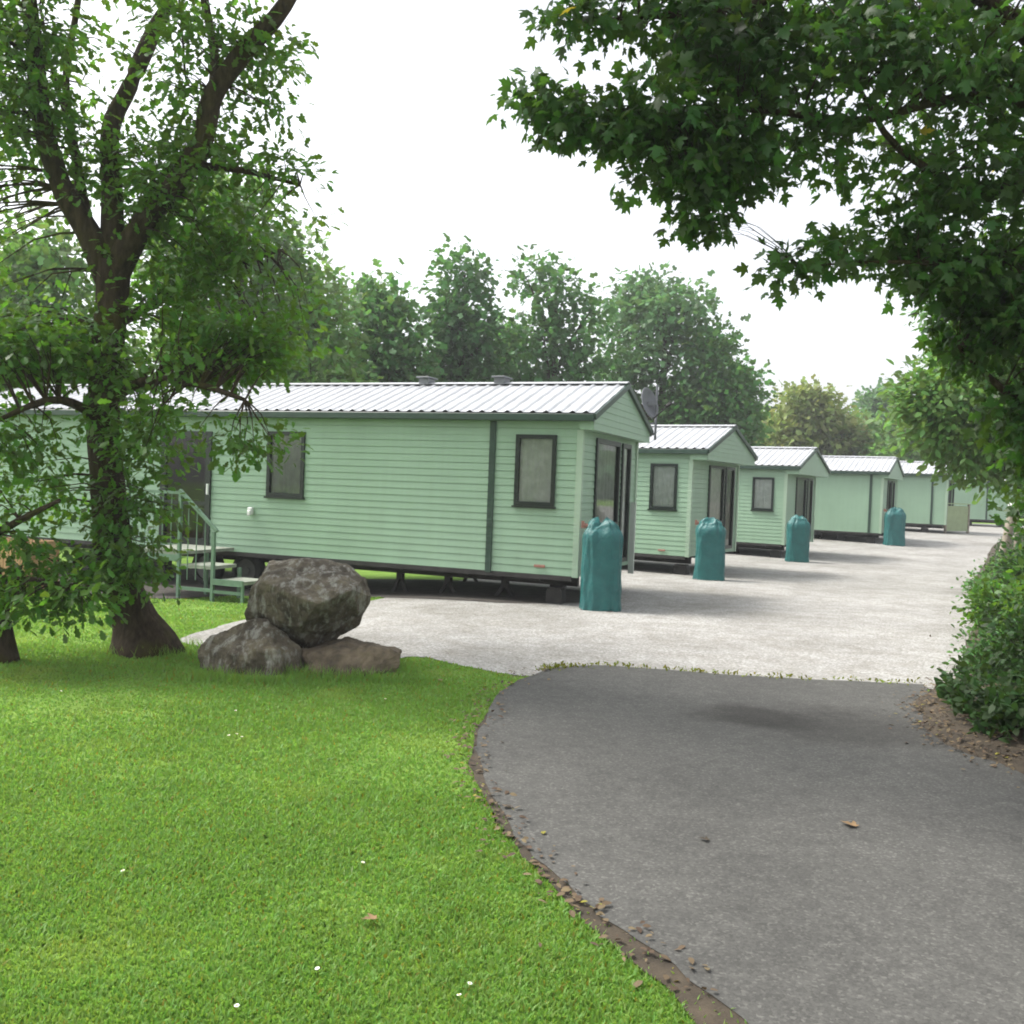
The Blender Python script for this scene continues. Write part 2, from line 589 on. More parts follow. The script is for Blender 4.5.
# gravel yard
gp = G((178, 641), (205, 631), (246, 620), (300, 607), (372, 601)) + [Vector((-1.5, 16.2, 0)), Vector((0.0, 19.5, 0)), Vector((1, 24, 0)), Vector((4, 32, 0)), Vector((8, 40, 0)), Vector((12, 52, 0)),
      Vector((24, 62, 0)), Vector((40, 62, 0)), Vector((36, 52, 0)), Vector((26, 44, 0)), Vector((19, 36, 0)), Vector((13.5, 26, 0)), Vector((9.6, 18.5, 0)), Vector((7.6, 13.5, 0)), Vector((5.2, 10.2, 0)), Vector((4.2, 8.0, 0))]
gp_low = G((930, 690), (800, 683), (700, 677), (600, 671), (540, 676), (515, 676), (470, 668), (420, 658), (390, 660), (300, 665), (230, 652))
gravel_poly = smooth_poly(gp + gp_low, 5)
gravel_poly = [(x + .05 * noise.noise((x * 4, y * 4, 1)), y + .05 * noise.noise((x * 4, y * 4, 8))) for x, y in gravel_poly]
sheet('gravel_yard', gravel_poly, M['gravel'], .008)

# ------------------------------------------------------------------ caravans
TH1 = R(21.5)


class Loc:
    """local frame of a caravan: x along its length towards the front end, y across away from the viewer"""

    def __init__(s, org, th):
        s.o, s.th = Vector(org), th

    def w(s, x, y, z=0):
        c, n = math.cos(s.th), math.sin(s.th)
        return Vector((s.o.x + x * c + y * n, s.o.y - x * n + y * c, z))

    def hit(s, px, py, yl=0):
        """local (x, z) where the ray through a pixel meets the vertical plane y = yl"""
        d = ray(px, py)
        c, n = math.cos(s.th), math.sin(s.th)
        nrm = Vector((n, c, 0))
        o = Vector((0, 0, CAM_H))
        t = (nrm.dot(s.o) + yl - nrm.dot(o)) / nrm.dot(d)
        p = o + d * t
        r = p - s.o
        return r.x * c - r.y * n, p.z


def clad_rows(mb, place, u0, u1, z0, z1, openings=(), pitch=.106, roofline=None):
    """lapped boards as real geometry, leaving the openings free. place(u, out, z) -> point"""
    zs = {z0, z1}
    z = z0
    while z < z1 - 1e-6:
        zs.add(z)
        z += pitch
    for o in openings: zs |= {max(z0, o[2]), min(z1, o[3])}
    zs = sorted(zs)
    for a, b in zip(zs, zs[1:]):
        if b - a < 1e-5: continue
        fa = ((a - z0) / pitch) % 1
        fb = fa + (b - a) / pitch
        oa, ob = 0.008 * (1 - fa), .008 * (1 - min(1, fb))
        segs = [(u0, u1)]
        for (p, q, r, s) in openings:
            if r <= a + 1e-5 and s >= b - 1e-5:
                ns = []
                for (c, d) in segs:
                    if q <= c or p >= d:
                        ns.append((c, d)); continue
                    if p > c: ns.append((c, p))
                    if q < d: ns.append((q, d))
                segs = ns
        for (c, d) in segs:
            if roofline:
                ca, cb = roofline(a); ea, eb = roofline(b)
                pts = [place(ca, oa, a), place(cb, oa, a), place(eb, ob, b), place(ea, ob, b)]
                bot = [place(ca, 0, a), place(cb, 0, a)]
            else:
                pts = [place(c, oa, a), place(d, oa, a), place(d, ob, b), place(c, ob, b)]
                bot = [place(c, 0, a), place(d, 0, a)]
                if fa < 1e-4 and b - a > .03 and a > z0 + 1e-4:
                    # a shadow groove under each board
                    g_, dp = a + .008, -.010
                    mb.add([place(c, oa, g_), place(d, oa, g_), pts[2], pts[3]], [(0, 1, 2, 3)])
                    q0, q1, q2, q3 = place(c, dp, a), place(d, dp, a), place(d, dp, g_), place(c, dp, g_)
                    mb.add([q0, q1, q2, q3, bot[0], bot[1], place(c, oa, g_), place(d, oa, g_)], [(0, 1, 2, 3), (4, 5, 1, 0), (3, 2, 7, 6)])
                    continue
            mb.add(pts, [(0, 1, 2, 3)])
            if fa < 1e-4: mb.add([bot[0], bot[1], pts[1], pts[0]], [(0, 1, 2, 3)])


def window(parent, place, u0, u1, z0, z1, name='window', curtain='curtain', mid=None, sash=.06, handle=False):
    """frame, glass, curtain behind it. place(u, out, z)"""
    def bx(mb, a, b, c, d, o0, o1):
        P = [place(a, o0, c), place(b, o0, c), place(b, o1, c), place(a, o1, c), place(a, o0, d), place(b, o0, d), place(b, o1, d), place(a, o1, d)]
        mb.add(P, [(0, 3, 2, 1), (4, 5, 6, 7), (0, 1, 5, 4), (1, 2, 6, 5), (2, 3, 7, 6), (3, 0, 4, 7)])
    mb = MB()
    s = sash
    bx(mb, u0, u0 + s, z0, z1, -.02, .036)
    bx(mb, u1 - s, u1, z0, z1, -.02, .036)
    bx(mb, u0 + s, u1 - s, z1 - s, z1, -.02, .034)
    bx(mb, u0 + s, u1 - s, z0, z0 + s, -.02, .034)
    if mid: bx(mb, u0 + s, u1 - s, mid - .03, mid + .03, -.02, .03)
    fr = mb.build(name, M['frame'], parent)
    g = MB()
    g.add([place(u0 + s, .0, z0 + s), place(u1 - s, .0, z0 + s), place(u1 - s, .0, z1 - s), place(u0 + s, .0, z1 - s)], [(0, 1, 2, 3)])
    g.build('pane', M['glass'], fr)
    if name == 'window':
        sl = MB()
        bx(sl, u0 - .02, u1 + .02, z0 - .03, z0 - .002, .002, .06)
        sl.build('sill', M['frame'], fr)
    if curtain:
        c = MB()
        n = 24
        vs = []
        for i in range(n + 1):
            u = u0 + (u1 - u0) * i / n
            w = .012 * math.sin(i * 1.9) + .006 * math.sin(i * 4.7)
            vs += [place(u, -.035 + w * .6, z0 - .02), place(u, -.035 + w * .6, z1 + .02)]
        c.add(vs, [(2 * i, 2 * i + 2, 2 * i + 3, 2 * i + 1) for i in range(n)])
        c.build('curtain', M[curtain], fr)
    if handle:
        h = MB()
        bx(h, u1 - .05, u1 - .02, (z0 + z1) / 2 - .1, (z0 + z1) / 2 + .08, .036, .075)
        h.build('handle', M['white'], fr)
    return fr


def caravan(org, th, label, Lc=10.6, W=3.2, zb=.42, ze=2.74, F=.42, windows=(), doors=(), joints=(), front=(), vents=(), wheels=(), stands=(), reflectors=(), fixtures=(), drop=0.0, front_wing=None):
    g = Loc(org, th)
    root = empty('static_caravan', (org[0], org[1], org[2]), -th)
    tag(root, label, 'caravan', 'green static caravans in a row')
    oz = .0  # local z is above the base
    rise, side = .59, .10
    # ---- shell
    near = lambda u, o, z: (u, -o, z)
    far = lambda u, o, z: (-u, W + o, z)
    frontp = lambda u, o, z: (o, u, z)
    rear = lambda u, o, z: (-Lc - o, W - u, z)
    ops = [w[:4] for w in windows] + [d[:4] for d in doors]
    mb = MB(); clad_rows(mb, near, -Lc, 0, zb, ze, ops); mb.build('side_wall', M['clad'], root)
    mb = MB(); clad_rows(mb, far, 0, Lc, zb, ze, ()); mb.build('side_wall', M['clad'], root)
    mb = MB(); clad_rows(mb, frontp, 0, W, zb, ze, [f[:4] for f in front]); mb.build('front_wall', M['clad'], root)
    zr = lambda y: ze + rise * (1 - abs(y - W / 2) / (W / 2 + side))
    zr0 = ze + rise
    def rl(z):
        t = (zr0 - z) / rise
        h = (W / 2 + side) * t
        return max(0, W / 2 - h), min(W, W / 2 + h)
    mb = MB(); clad_rows(mb, rear, 0, W, zb, ze, ())
    clad_rows(mb, rear, 0, W, ze, zr0 - .02, roofline=rl)
    mb.build('rear_wall', M['clad'], root)
    # gable over the front end
    def rl2(z):
        if z <= ze: return -side + .01, W + side - .01
        t = (zr0 - z) / rise
        h = (W / 2 + side) * t - .01
        return W / 2 - h, W / 2 + h
    gp_ = lambda u, o, z: (F + o, u, z)
    mb = MB(); clad_rows(mb, gp_, -side, W + side, ze - .2, ze, roofline=rl2, pitch=.1)
    clad_rows(mb, gp_, 0, W, ze, zr0 - .03, roofline=rl2, pitch=.1)
    mb.box(.001, F, -side + .012, W + side - .012, ze - .2, ze - .175)          # soffit
    mb.box(-.02, F - .002, -side + .012, -.03, ze - .175, ze - .01)
    mb.box(-.02, F - .002, W + .03, W + side - .012, ze - .175, ze - .01)
    mb.build('gable', M['clad'], root)
    # floor, ceiling, inner dark box
    mb = MB()
    mb.box(-Lc + .02, -.02, .02, W - .02, zb - .01, zb + .04)
    mb.box(-Lc + .02, -.02, .02, W - .02, ze - .03, ze - .01)
    mb.box(-Lc + .3, -.5, W * .45, W * .47, zb + .04, ze - .03)
    mb.build('floor', M['inside'], root)
    # ---- roof : ribbed sheets with steps
    rb = MB()
    xs, step = [], .025
    x = -Lc - .08
    while x <= F + .03 + 1e-6:
        xs.append(x); x += step
    def prof(x):
        t = (x / .2) % 1
        return .03 * max(0, 1 - abs(t - .5) / .22) ** .7 if abs(t - .5) < .22 else 0
    for sgn in (0, 1):
        rows = []
        for k in range(9):
            v = k / 8
            y = -side - .06 + (W / 2 + side + .06) * v
            zz = ze + .02 + rise * v * (1) - .03 * (1 - v)
            stepz = .014 * (1 - (v * 4) % 1) if k < 8 else 0
            rows.append((y if sgn == 0 else W - y, zz + stepz + .03))
        n = len(xs)
        vs = [(xx, y, z + prof(xx)) for (y, z) in rows for xx in xs]
        fs = []
        for k in range(len(rows) - 1):
            for i in range(n - 1):
                q = (k * n + i, k * n + i + 1, (k + 1) * n + i + 1, (k + 1) * n + i)
                fs.append(q if sgn == 0 else q[::-1])
        rb.add(vs, fs)
    roof = rb.build('roof', M['roof'], root, smooth=False)
    rc = MB()
    zt = ze + rise + .085
    for s in (-1, 1):
        rc.add([(-Lc - .09, W / 2, zt + .0), (F + .045, W / 2, zt + .0), (F + .045, W / 2 + s * .16, zt - .045), (-Lc - .09, W / 2 + s * .16, zt - .045)], [(0, 1, 2, 3)] if s < 0 else [(3, 2, 1, 0)])
    rc.build('ridge_cap', M['roof'], roof)
    for (vx, wv) in vents:
        vm = MB()
        vm.box(vx - wv * .38, vx + wv * .38, W / 2 - .13, W / 2 + .13, zt - .06, zt + .06)
        vm.box(vx - wv / 2, vx + wv / 2, W / 2 - .18, W / 2 + .18, zt + .06, zt + .085)
        vm.build('roof_vent', M['dish'], roof, bevel=.006)
    # gutters and bargeboards
    for yy, nm in ((-side - .075, 0), (W + side + .005, 1)):
        mb = MB(); mb.box(-Lc - .06, F + .02, yy, yy + .07, ze - .085, ze + .018)
        mb.build('gutter', M['dgreen'], root, bevel=.008)
    mb = MB()
    for y0, y1 in ((-side - .06, W / 2), (W + side + .06, W / 2)):
        mb.obox((F + .03, y0, ze - .025), (F + .03, y1, ze + rise + .012), .045, .085)
    mb.build('bargeboard', M['dgreen'], root)
    # ---- trims
    for (y0, y1) in ((-.028, .06), (W - .06, W + .028)):
        mb = MB(); mb.box(-.06, .03, y0, y1, zb - .012, ze - .2); mb.build('corner_trim', M['trim'], root)
    for jx in joints:
        mb = MB(); mb.box(jx - .045, jx + .045, -.035, -.002, zb - .02, ze - .09); mb.build('joint_trim', M['dgreen'], root)
    mb = MB(); mb.box(-Lc + .01, -.07, -.0215, .03, zb - .07, zb - .003); mb.build('base_trim', M['chassis'], root)
    for w in windows: window(root, near, *w[:4], curtain=w[4])
    for d in doors: window(root, near, *d[:4], name='door', curtain=None, mid=d[4], sash=.11, handle=True)
    for f in front: window(root, frontp, *f[:4], name=f[4], curtain=f[5], mid=f[6], sash=.07)
    if front_wing:
        y0, y1, ln, z1 = front_wing
        mb = MB(); mb.box(.03, ln, y0, y1, zb - .15, z1); mb.build('porch_panel', M['wing'], root)
    for (rx, rz) in reflectors:
        mb = MB(); mb.box(rx - .085, rx + .085, -.03, -.014, rz - .02, rz + .02); mb.build('reflector', M['red'], root, bevel=.004)
    for (fx, fz) in fixtures:
        mb = MB(); mb.box(fx - .045, fx + .045, -.075, -.012, fz - .06, fz + .06); mb.box(fx - .03, fx + .03, -.10, -.075, fz - .075, fz + .01)
        mb.build('flue_outlet', M['white'], root, bevel=.01)
    # ---- underside
    mb = MB()
    for yy in (.55, W - .65):
        mb.box(-Lc + .1, -.15, yy, yy + .09, zb - .2, zb - .012)
    xx = -.6
    while xx > -Lc + .3:
        mb.box(xx - .03, xx + .03, .05, W - .05, zb - .1, zb - .013)
        xx -= 1.15
    ch = mb.build('chassis', M['chassis'], root)
    for (sx_, sy_, wd, conc) in stands:
        b0 = -drop * sstep((-sx_ - 1) / 4) - .03
        mb = MB()
        if conc:
            mb.box(sx_ - wd / 2, sx_ + wd / 2, sy_ - .11, sy_ + .11, b0, b0 + .22)
            mb.box(sx_ - wd / 2 + .02, sx_ + wd / 2 - .02, sy_ - .1, sy_ + .1, b0 + .22, zb - .201)
        else:
            for a in (-1, 1):
                mb.obox((sx_ + a * wd / 2, sy_, b0), (sx_, sy_, zb - .23), .05, .05)
            mb.box(sx_ - wd / 2, sx_ + wd / 2, sy_ - .05, sy_ + .05, b0, b0 + .03)
            mb.box(sx_ - .05, sx_ + .05, sy_ - .05, sy_ + .05, zb - .3, zb - .1)
        mb.build('support_stand', M['concrete'] if conc == 2 else M['chassis'], ch)
    for wx in wheels:
        for wy in (.2, W - .4):
            b0 = -drop * sstep((-wx - 1) / 4)
            r_ = .30
            mb = MB()
            prof_ = [(0, .2), (.0, .27), (.03, .3), (.17, .3), (.2, .27), (.2, .2)]
            n = 24
            vs = [(wx + rr * math.cos(2 * math.pi * k / n), wy + yy, b0 + r_ + rr * math.sin(2 * math.pi * k / n)) for (yy, rr) in prof_ for k in range(n)]
            fs = [(i * n + k, i * n + (k + 1) % n, (i + 1) * n + (k + 1) % n, (i + 1) * n + k) for i in range(5) for k in range(n)]
            mb.add(vs, fs)
            wh = mb.build('wheel', M['tyre'], root, smooth=True)
            mb = MB(); mb.cyl((wx, wy + .03, b0 + r_), (wx, wy + .17, b0 + r_), .2, 20); mb.cyl((wx, wy + .005, b0 + r_), (wx, wy + .03, b0 + r_), .07, 12)
            mb.build('rim', M['rim'], wh)
    return root, g


# corner positions of the near front corner of each
o1 = at(575, 604, 13.62); o1.z = 0
g1 = Loc(o1, TH1)


def span(g, a, b, y=0): return g.hit(*a, y)[0], g.hit(*b, y)[0]


w_l = span(g1, (268, 460), (305, 460)); w_r = span(g1, (515.5, 470), (556, 470))
d_ = span(g1, (161, 500), (211, 500))
jx = g1.hit(491, 500)[0]
wheel_x = g1.hit(245, 580, .2)[0]
fx = g1.hit(252, 511)
rf = g1.hit(540, 565)
vt = [(g1.hit(427, 382, 1.6)[0], .24), (g1.hit(502, 382, 1.6)[0], .24)]
st = [(g1.hit(556, 595, .3)[0], .3, .24, 1), (g1.hit(505, 590, .6)[0], .6, .3, 0), (g1.hit(448, 590, .6)[0], .6, .3, 0), (g1.hit(400, 590, .6)[0], .6, .3, 0), (g1.hit(330, 580, .6)[0], .6, .3, 1),
      (g1.hit(556, 595, 2.6)[0], 2.7, .24, 1), (g1.hit(470, 590, 2.6)[0], 2.6, .3, 0), (-8, .6, .3, 1), (-9.5, .6, .3, 1), (-11.5, .6, .3, 1)]
print('c1', o1, w_l, w_r, d_, jx, wheel_x, fx, rf, vt)
c1, g1 = caravan(o1, TH1, 'nearest green static caravan with dark side door and steps behind the big tree', Lc=12.4, zb=.43, ze=2.74, F=.2,
                 windows=[(w_l[0], w_l[1], 1.38, 2.44, 'blind'), (w_r[0], w_r[1], 1.42, 2.46, 'curtain')],
                 doors=[(d_[0], d_[1], .50, 2.42, 1.2)], joints=[jx],
                 front=[(.70, 2.05, .50, 2.47, 'patio_door', 'blind', 1.15), (2.2, 2.75, .50, 2.47, 'patio_door', 'curtain', None)],
                 vents=vt, wheels=[wheel_x, wheel_x - .85], stands=st, reflectors=[(rf[0], .55)], fixtures=[(fx[0], fx[1])], drop=.2, front_wing=(2.82, 2.88, .12, 1.5))

YAWS = [R(31), R(32), R(30.5), R(30)]
o2 = ground(687, 576)
g2 = Loc(o2, YAWS[0])
w2 = span(g2, (650.5, 480), (677.5, 480))
rf2 = g2.hit(662, 548)
caravan(o2, YAWS[0], 'green static caravan second along the yard with glazed doors and a white roof', Lc=10.6, ze=2.72, F=.38,
        windows=[(w2[0], w2[1], 1.42, 2.42, 'curtain')], joints=[-2.2],
        front=[(1.1, 2.15, .5, 2.45, 'patio_door', 'curtain', 1.15), (2.25, 2.9, .5, 2.45, 'patio_door', 'blind', None)],
        vents=[(-2.7, .22)], stands=[(-.25, .3, .3, 1), (-2, .6, .3, 0), (-4, .6, .3, 0), (-.3, 2.6, .26, 1)], wheels=[-5.5], reflectors=[(rf2[0], .52)])
o3 = ground(783, 559)
g3 = Loc(o3, YAWS[1])
w3 = span(g3, (752.5, 490), (774, 490))
caravan(o3, YAWS[1], 'green static caravan third along the yard with a pale net curtain in its side window', Lc=10.6, ze=2.70, F=.38,
        windows=[(w3[0], w3[1], 1.4, 2.38, 'curtain')], joints=[-2.4],
        front=[(1.0, 2.1, .5, 2.43, 'patio_door', 'blind', None), (2.25, 2.85, .5, 2.43, 'patio_door', 'blind', None)],
        stands=[(-.3, .3, .3, 1), (-1.6, .6, .2, 0), (-3, .6, .3, 0), (-.3, 2.6, .26, 1)], wheels=[-5.5])
o4 = ground(880, 544.5)
caravan(o4, YAWS[2], 'green static caravan with a plain windowless side wall fourth along the yard', Lc=10.6, ze=2.68, F=.2,
        joints=[-.42], front=[(1.0, 1.7, .5, 2.42, 'patio_door', None, None), (1.9, 2.6, .5, 2.42, 'patio_door', None, None)],
        stands=[(-.4, .3, .3, 1), (-1.5, .5, .3, 1), (-2.3, .5, .3, 0), (-3.1, .5, .3, 1), (-4.2, .5, .3, 2)], wheels=[-5.6])
o5 = ground(945, 534)
caravan(o5, YAWS[3], 'green static caravan beside the olive veranda screen near the end of the yard', Lc=10.6, ze=2.68, F=.2,
        joints=[-.62], front=[(.7, 1.4, .5, 2.42, 'patio_door', None, None), (1.6, 2.9, .5, 2.42, 'patio_door', None, None)],
        stands=[(-.9, .3, .3, 1), (-2.2, .5, .3, 1), (-2.8, .5, .3, 1)], wheels=[-5.6])
o6 = ground(1012, 528)
caravan(o6, R(14), 'farthest green static caravan half hidden behind the roadside branches', Lc=10.6, ze=2.68, F=.2, joints=[-1.4], stands=[(-.5, .3, .3, 1), (-2.2, .5, .3, 1)], wheels=[-5.6],
        front=[(1.0, 2.2, .5, 2.42, 'patio_door', None, None)])

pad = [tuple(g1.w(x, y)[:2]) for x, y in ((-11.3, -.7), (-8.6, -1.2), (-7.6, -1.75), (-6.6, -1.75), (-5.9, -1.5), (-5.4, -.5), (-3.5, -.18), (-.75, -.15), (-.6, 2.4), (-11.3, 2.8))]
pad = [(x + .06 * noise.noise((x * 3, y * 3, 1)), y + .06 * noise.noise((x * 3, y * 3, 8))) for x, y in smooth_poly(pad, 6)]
sheet('dark_pad', pad, M['pad'], .014)  # darker ground sheet under the caravan and before its steps

# ------------------------------------------------------------------ veranda screen by the fifth caravan
p = ground(944, 533.5); q = ground(967.5, 533.5)
ang = math.atan2(q.y - p.y, q.x - p.x)
wv = (q - p).length
v = empty('veranda', p, ang)
tag(v, 'low olive panelled veranda beside the glazed end of a green caravan', 'veranda')
mb = MB(); mb.box(.04, wv - .04, -.03, 0, .12, 1.28); mb.build('front_panel', M['olive'], v)
mb = MB(); mb.box(.03, wv - .03, .0, 2.4, .25, .33); mb.build('deck', M['tread'], v)
mb = MB(); mb.box(wv - .04, wv - .01, .03, 2.4, .34, 1.28); mb.build('side_panel', M['olive'], v)
for xx, yy in ((0, -.06), (wv - .07, -.06), (wv - .03, 2.4), (0, 2.4)):
    mb = MB(); mb.box(xx, xx + .09, yy, yy + .09, -.05, 1.36); mb.build('post', M['oldwood'], v)
mb = MB(); mb.box(-.01, wv + .03, -.07, .04, 1.362, 1.41); mb.build('handrail', M['olive'], v)

# ------------------------------------------------------------------ covered gas bottles
def bottle_cover(px, py, h_px, label, yaw, seed, regulator=True, wpx=None):
    p = ground(px, py)
    sc_ = p.y / F_PX
    H, Wd = h_px * sc_, wpx * sc_
    root = empty('covered_gas_bottles', p, yaw)
    tag(root, label, 'gas bottles', 'covered gas bottles by the caravans')
    n, K = 96, 60
    vs = []
    rr = random.Random(seed)
    ph = [rr.uniform(0, 6.28) for _ in range(8)]
    for k in range(K + 1):
        t = k / K
        z = t * H * .97
        # body, rounded shoulder, gathered neck and the loose bunch above it
        s = float(np.interp(t, [0, .1, .4, .78, .84, .88, .905, .92, .95, .98, 1.0], [1.05, 1.02, .99, 1.0, .97, .89, .80, .73, .70, .56, .25]))
        pleat = float(np.interp(t, [0, .1, .7, .86, .92, 1], [.035, .012, .015, .05, .11, .17]))
        for i in range(n):
            a = 2 * math.pi * i / n
            ca, sa = math.cos(a), math.sin(a)
            e = .62
            x = Wd / 2 * math.copysign(abs(ca) ** e, ca)
            y = Wd * .40 * math.copysign(abs(sa) ** e, sa)
            f = 1 + pleat * (math.sin(7 * a + ph[1] + 1.5 * math.sin(t * 4 + ph[2])) * .6 + math.sin(13 * a + ph[3]) * .4)
            f += .06 * noise.noise((ca * 1.6 + seed, sa * 1.6, z * 1.3)) + .13 * (abs(noise.noise((ca * 2.7 + seed, sa * 2.7, z * 1.1))) - .2) + .04 * noise.noise((ca * 6 + seed, sa * 6, z * 4.5))
            zz = z
            if k == 0: zz += .02 * math.sin(5 * a + ph[4]) + .01
            if t > .88: zz += H * .03 * (t - .88) / .12 * (math.sin(3 * a + ph[5]) + .7 * math.sin(7 * a + ph[6]))
            vs.append((x * s * f, y * s * f, zz))
    fs = [(k * n + i, k * n + (i + 1) % n, (k + 1) * n + (i + 1) % n, (k + 1) * n + i) for k in range(K) for i in range(n)]
    fs.append(tuple(K * n + i for i in range(n)))
    mb = MB(); mb.add(vs, fs)
    cv = mb.build('cover', M['teal'], root, smooth=True)
    if regulator:
        mb = MB()
        mb.cyl((-Wd * .40, .12, H * .90), (-Wd * .52, .12, H * .92), .035, 12)
        mb.box(-Wd * .56, -Wd * .48, .09, .15, H * .88, H * .96)
        mb.build('regulator', M['red'], root)
    return root


bottle_cover(600, 610, 92, 'teal covered gas bottles standing by the nearest caravan, largest of the covers', R(-6), 1.3, True, 40)
bottle_cover(709, 580, 62, 'teal covered gas bottles in front of the second caravan, red regulator showing at left', R(-10), 5.1, True, 29)
bottle_cover(797, 562, 46.5, 'teal covered gas bottles beside the third caravan with its pale net curtain', R(-8), 9.7, False, 22)
bottle_cover(894, 545.5, 38, 'teal covered gas bottles beside the plain windowless caravan, smallest of the covers', R(-8), 14.2, True, 19)

# ------------------------------------------------------------------ entry steps of the nearest caravan
yo = -1.35
hx = lambda px, py, y=yo: g1.hit(px, py, y)
xa, za = hx(181, 492)     # tall post top
xb, zb_ = hx(214, 532)    # lower post top
xc, zc = hx(243, 571)
xl = hx(128, 520)[0]
print('steps', xa, za, xb, zb_, xc, zc, xl)
gb = -.2
stp = empty('entry_steps', g1.w(xa, 0, 0), -TH1)
tag(stp, 'green metal entry steps with a sloping handrail at the caravan side door', 'steps')
S = lambda x, y, z: (x - xa, y, z)
pz = .50
mb = MB(); mb.box(xl - xa, .02, yo, -.06, pz - .05, pz); mb.build('platform', M['tread'], stp)
mb = MB(); mb.box(xl - xa - .01, .03, yo - .012, yo + .02, pz - .15, pz - .052); mb.build('platform_edge', M['steel'], stp)
for (x, top, y) in ((xa, za, yo), (xb, zb_, yo), (xl, za - .02, yo), (xa, .44, yo + .64), (xb, .25, yo + .64)):
    mb = MB(); mb.box(x - xa - .024, x - xa + .024, y - .024, y + .024, gb - .05, top); mb.build('post', M['steel'], stp)
mb = MB(); mb.obox(S(xa - .02, yo, za + .03), S(xb + .06, yo, zb_ + .01), .05, .045); mb.build('handrail', M['steel'], stp)
mb = MB(); mb.obox(S(xl, yo, za - .01), S(xa, yo, za - .01), .05, .045); mb.build('handrail', M['steel'], stp)
n = 6
for i in range(1, n):
    x = xl + (xa - xl) * i / n
    mb = MB(); mb.cyl(S(x, yo, pz), S(x, yo, za - .02), .009, 6); mb.build('baluster', M['steel'], stp)
for i in range(1, 4):
    t = i / 4
    x = xa + (xb - xa) * t
    mb = MB(); mb.cyl(S(x, yo, .08 + .35 * (1 - t) * 0), S(x, yo, za + (zb_ - za) * t), .009, 6); mb.build('baluster', M['steel'], stp)
mb = MB(); mb.box(.03, xb - xa - .03, yo, yo + .6, .26, .31); mb.build('tread', M['tread'], stp)
mb = MB(); mb.box(xb - xa + .03, xc - xa, yo, yo + .6, .06, .11); mb.build('tread', M['tread'], stp)
mb = MB(); mb.box(.03, xb - xa - .032, yo - .02, yo + .02, -.08, -.03); mb.box(xb - xa + .032, xc - xa - .022, yo - .02, yo + .02, -.09, -.04); mb.build('stretcher', M['steel'], stp)
mb = MB(); mb.box(xb - xa + .033, xc - xa + .022, yo - .035, yo - .003, .04, .13); mb.build('tread_edge', M['steel'], stp)
mb = MB(); mb.box(xc - xa - .02, xc - xa + .02, yo - .018, yo + .018, gb - .05, .058); mb.build('post', M['steel'], stp)

# tan slatted planter box in front of the nearest caravan, far left
p = at(-40, 552, 15.2)
tb = empty('planter_box', (p.x, p.y, gz(p.x, p.y)), -TH1)
tag(tb, 'tan slatted wooden box by the caravan wall, behind the low leaves at far left', 'box')
wl = 1.55
mb = MB()
n = 13
for i in range(n):
    x = i * wl / n
    mb.box(x, x + wl / n - .012, 0, .022, .0, .80 + .02 * math.sin(i * 2.3))
mb.build('front_boards', M['tan'], tb)
for xx in (0, wl - .04):
    mb = MB(); mb.box(xx, xx + .03, .024, .5, .0, .78); mb.build('side_board', M['tan'], tb)
mb = MB(); mb.box(0, wl, .502, .524, 0, .78); mb.build('back_boards', M['tan'], tb)
mb = MB(); mb.box(.032, wl - .042, .026, .5, .55, .66); mb.build('soil', M['soil'], tb)
mb = MB(); mb.box(-.02, wl + .01, -.02, -.001, .70, .75); mb.build('rail', M['tan'], tb)

# ------------------------------------------------------------------ satellite dish on its mast
Yd = g1.w(0, 3.25).y
p = at(655, 440, Yd)
sd = empty('satellite_dish', p)
tag(sd, 'grey satellite dish on a slim mast behind the nearest caravan gable', 'satellite dish')
base_z = p.z
top = at(655, 385, p.y).z - base_z
mb = MB(); mb.cyl((0, 0, 0), (0, 0, top), .022, 10); mb.build('mast', M['dish'], sd)
cz = at(649, 403, p.y).z - base_z
dirv = Vector((.72, -.62, .28)).normalized()
sx_ = dirv.cross(Vector((0, 0, 1))).normalized(); sy_ = sx_.cross(dirv)
ctr = Vector((-.12, -.06, cz))
vs = [ctr - dirv * .07]
for r in (.1, .19, .25, .28):
    for i in range(28):
        a = 2 * math.pi * i / 28
        vs.append(ctr + sx_ * r * .9 * math.cos(a) + sy_ * r * math.sin(a) + dirv * (-.07 + .8 * r * r))
fs = [(0, 1 + i, 1 + (i + 1) % 28) for i in range(28)] + [(1 + k * 28 + i, 1 + (k + 1) * 28 + i, 1 + (k + 1) * 28 + (i + 1) % 28, 1 + k * 28 + (i + 1) % 28) for k in range(3) for i in range(28)]
mb = MB(); mb.add(vs, fs)
d = mb.build('dish', M['dish'], sd, smooth=True)
sm = d.modifiers.new('thickness', 'SOLIDIFY'); sm.thickness = .012
mb = MB(); mb.tube([ctr - sy_ * .29 + dirv * .0, ctr - sy_ * .16 + dirv * .34], .012, 8); mb.cyl(ctr - sy_ * .16 + dirv * .30, ctr - sy_ * .14 + dirv * .40, .03, 10)
mb.build('feed_arm', M['chassis'], sd)
print('dish', p, top, cz)
wl_ = g1.w(-.1, 3.2, p.z + .1) - p
mb = MB(); mb.obox((0, 0, .1), wl_, .04, .04); mb.obox((0, 0, .3), wl_ + Vector((0, 0, .12)), .03, .03); mb.build('wall_arm', M['dish'], sd)
mb = MB(); mb.obox((0, 0, cz), ctr - dirv * .06, .05, .07); mb.build('bracket', M['dish'], sd)

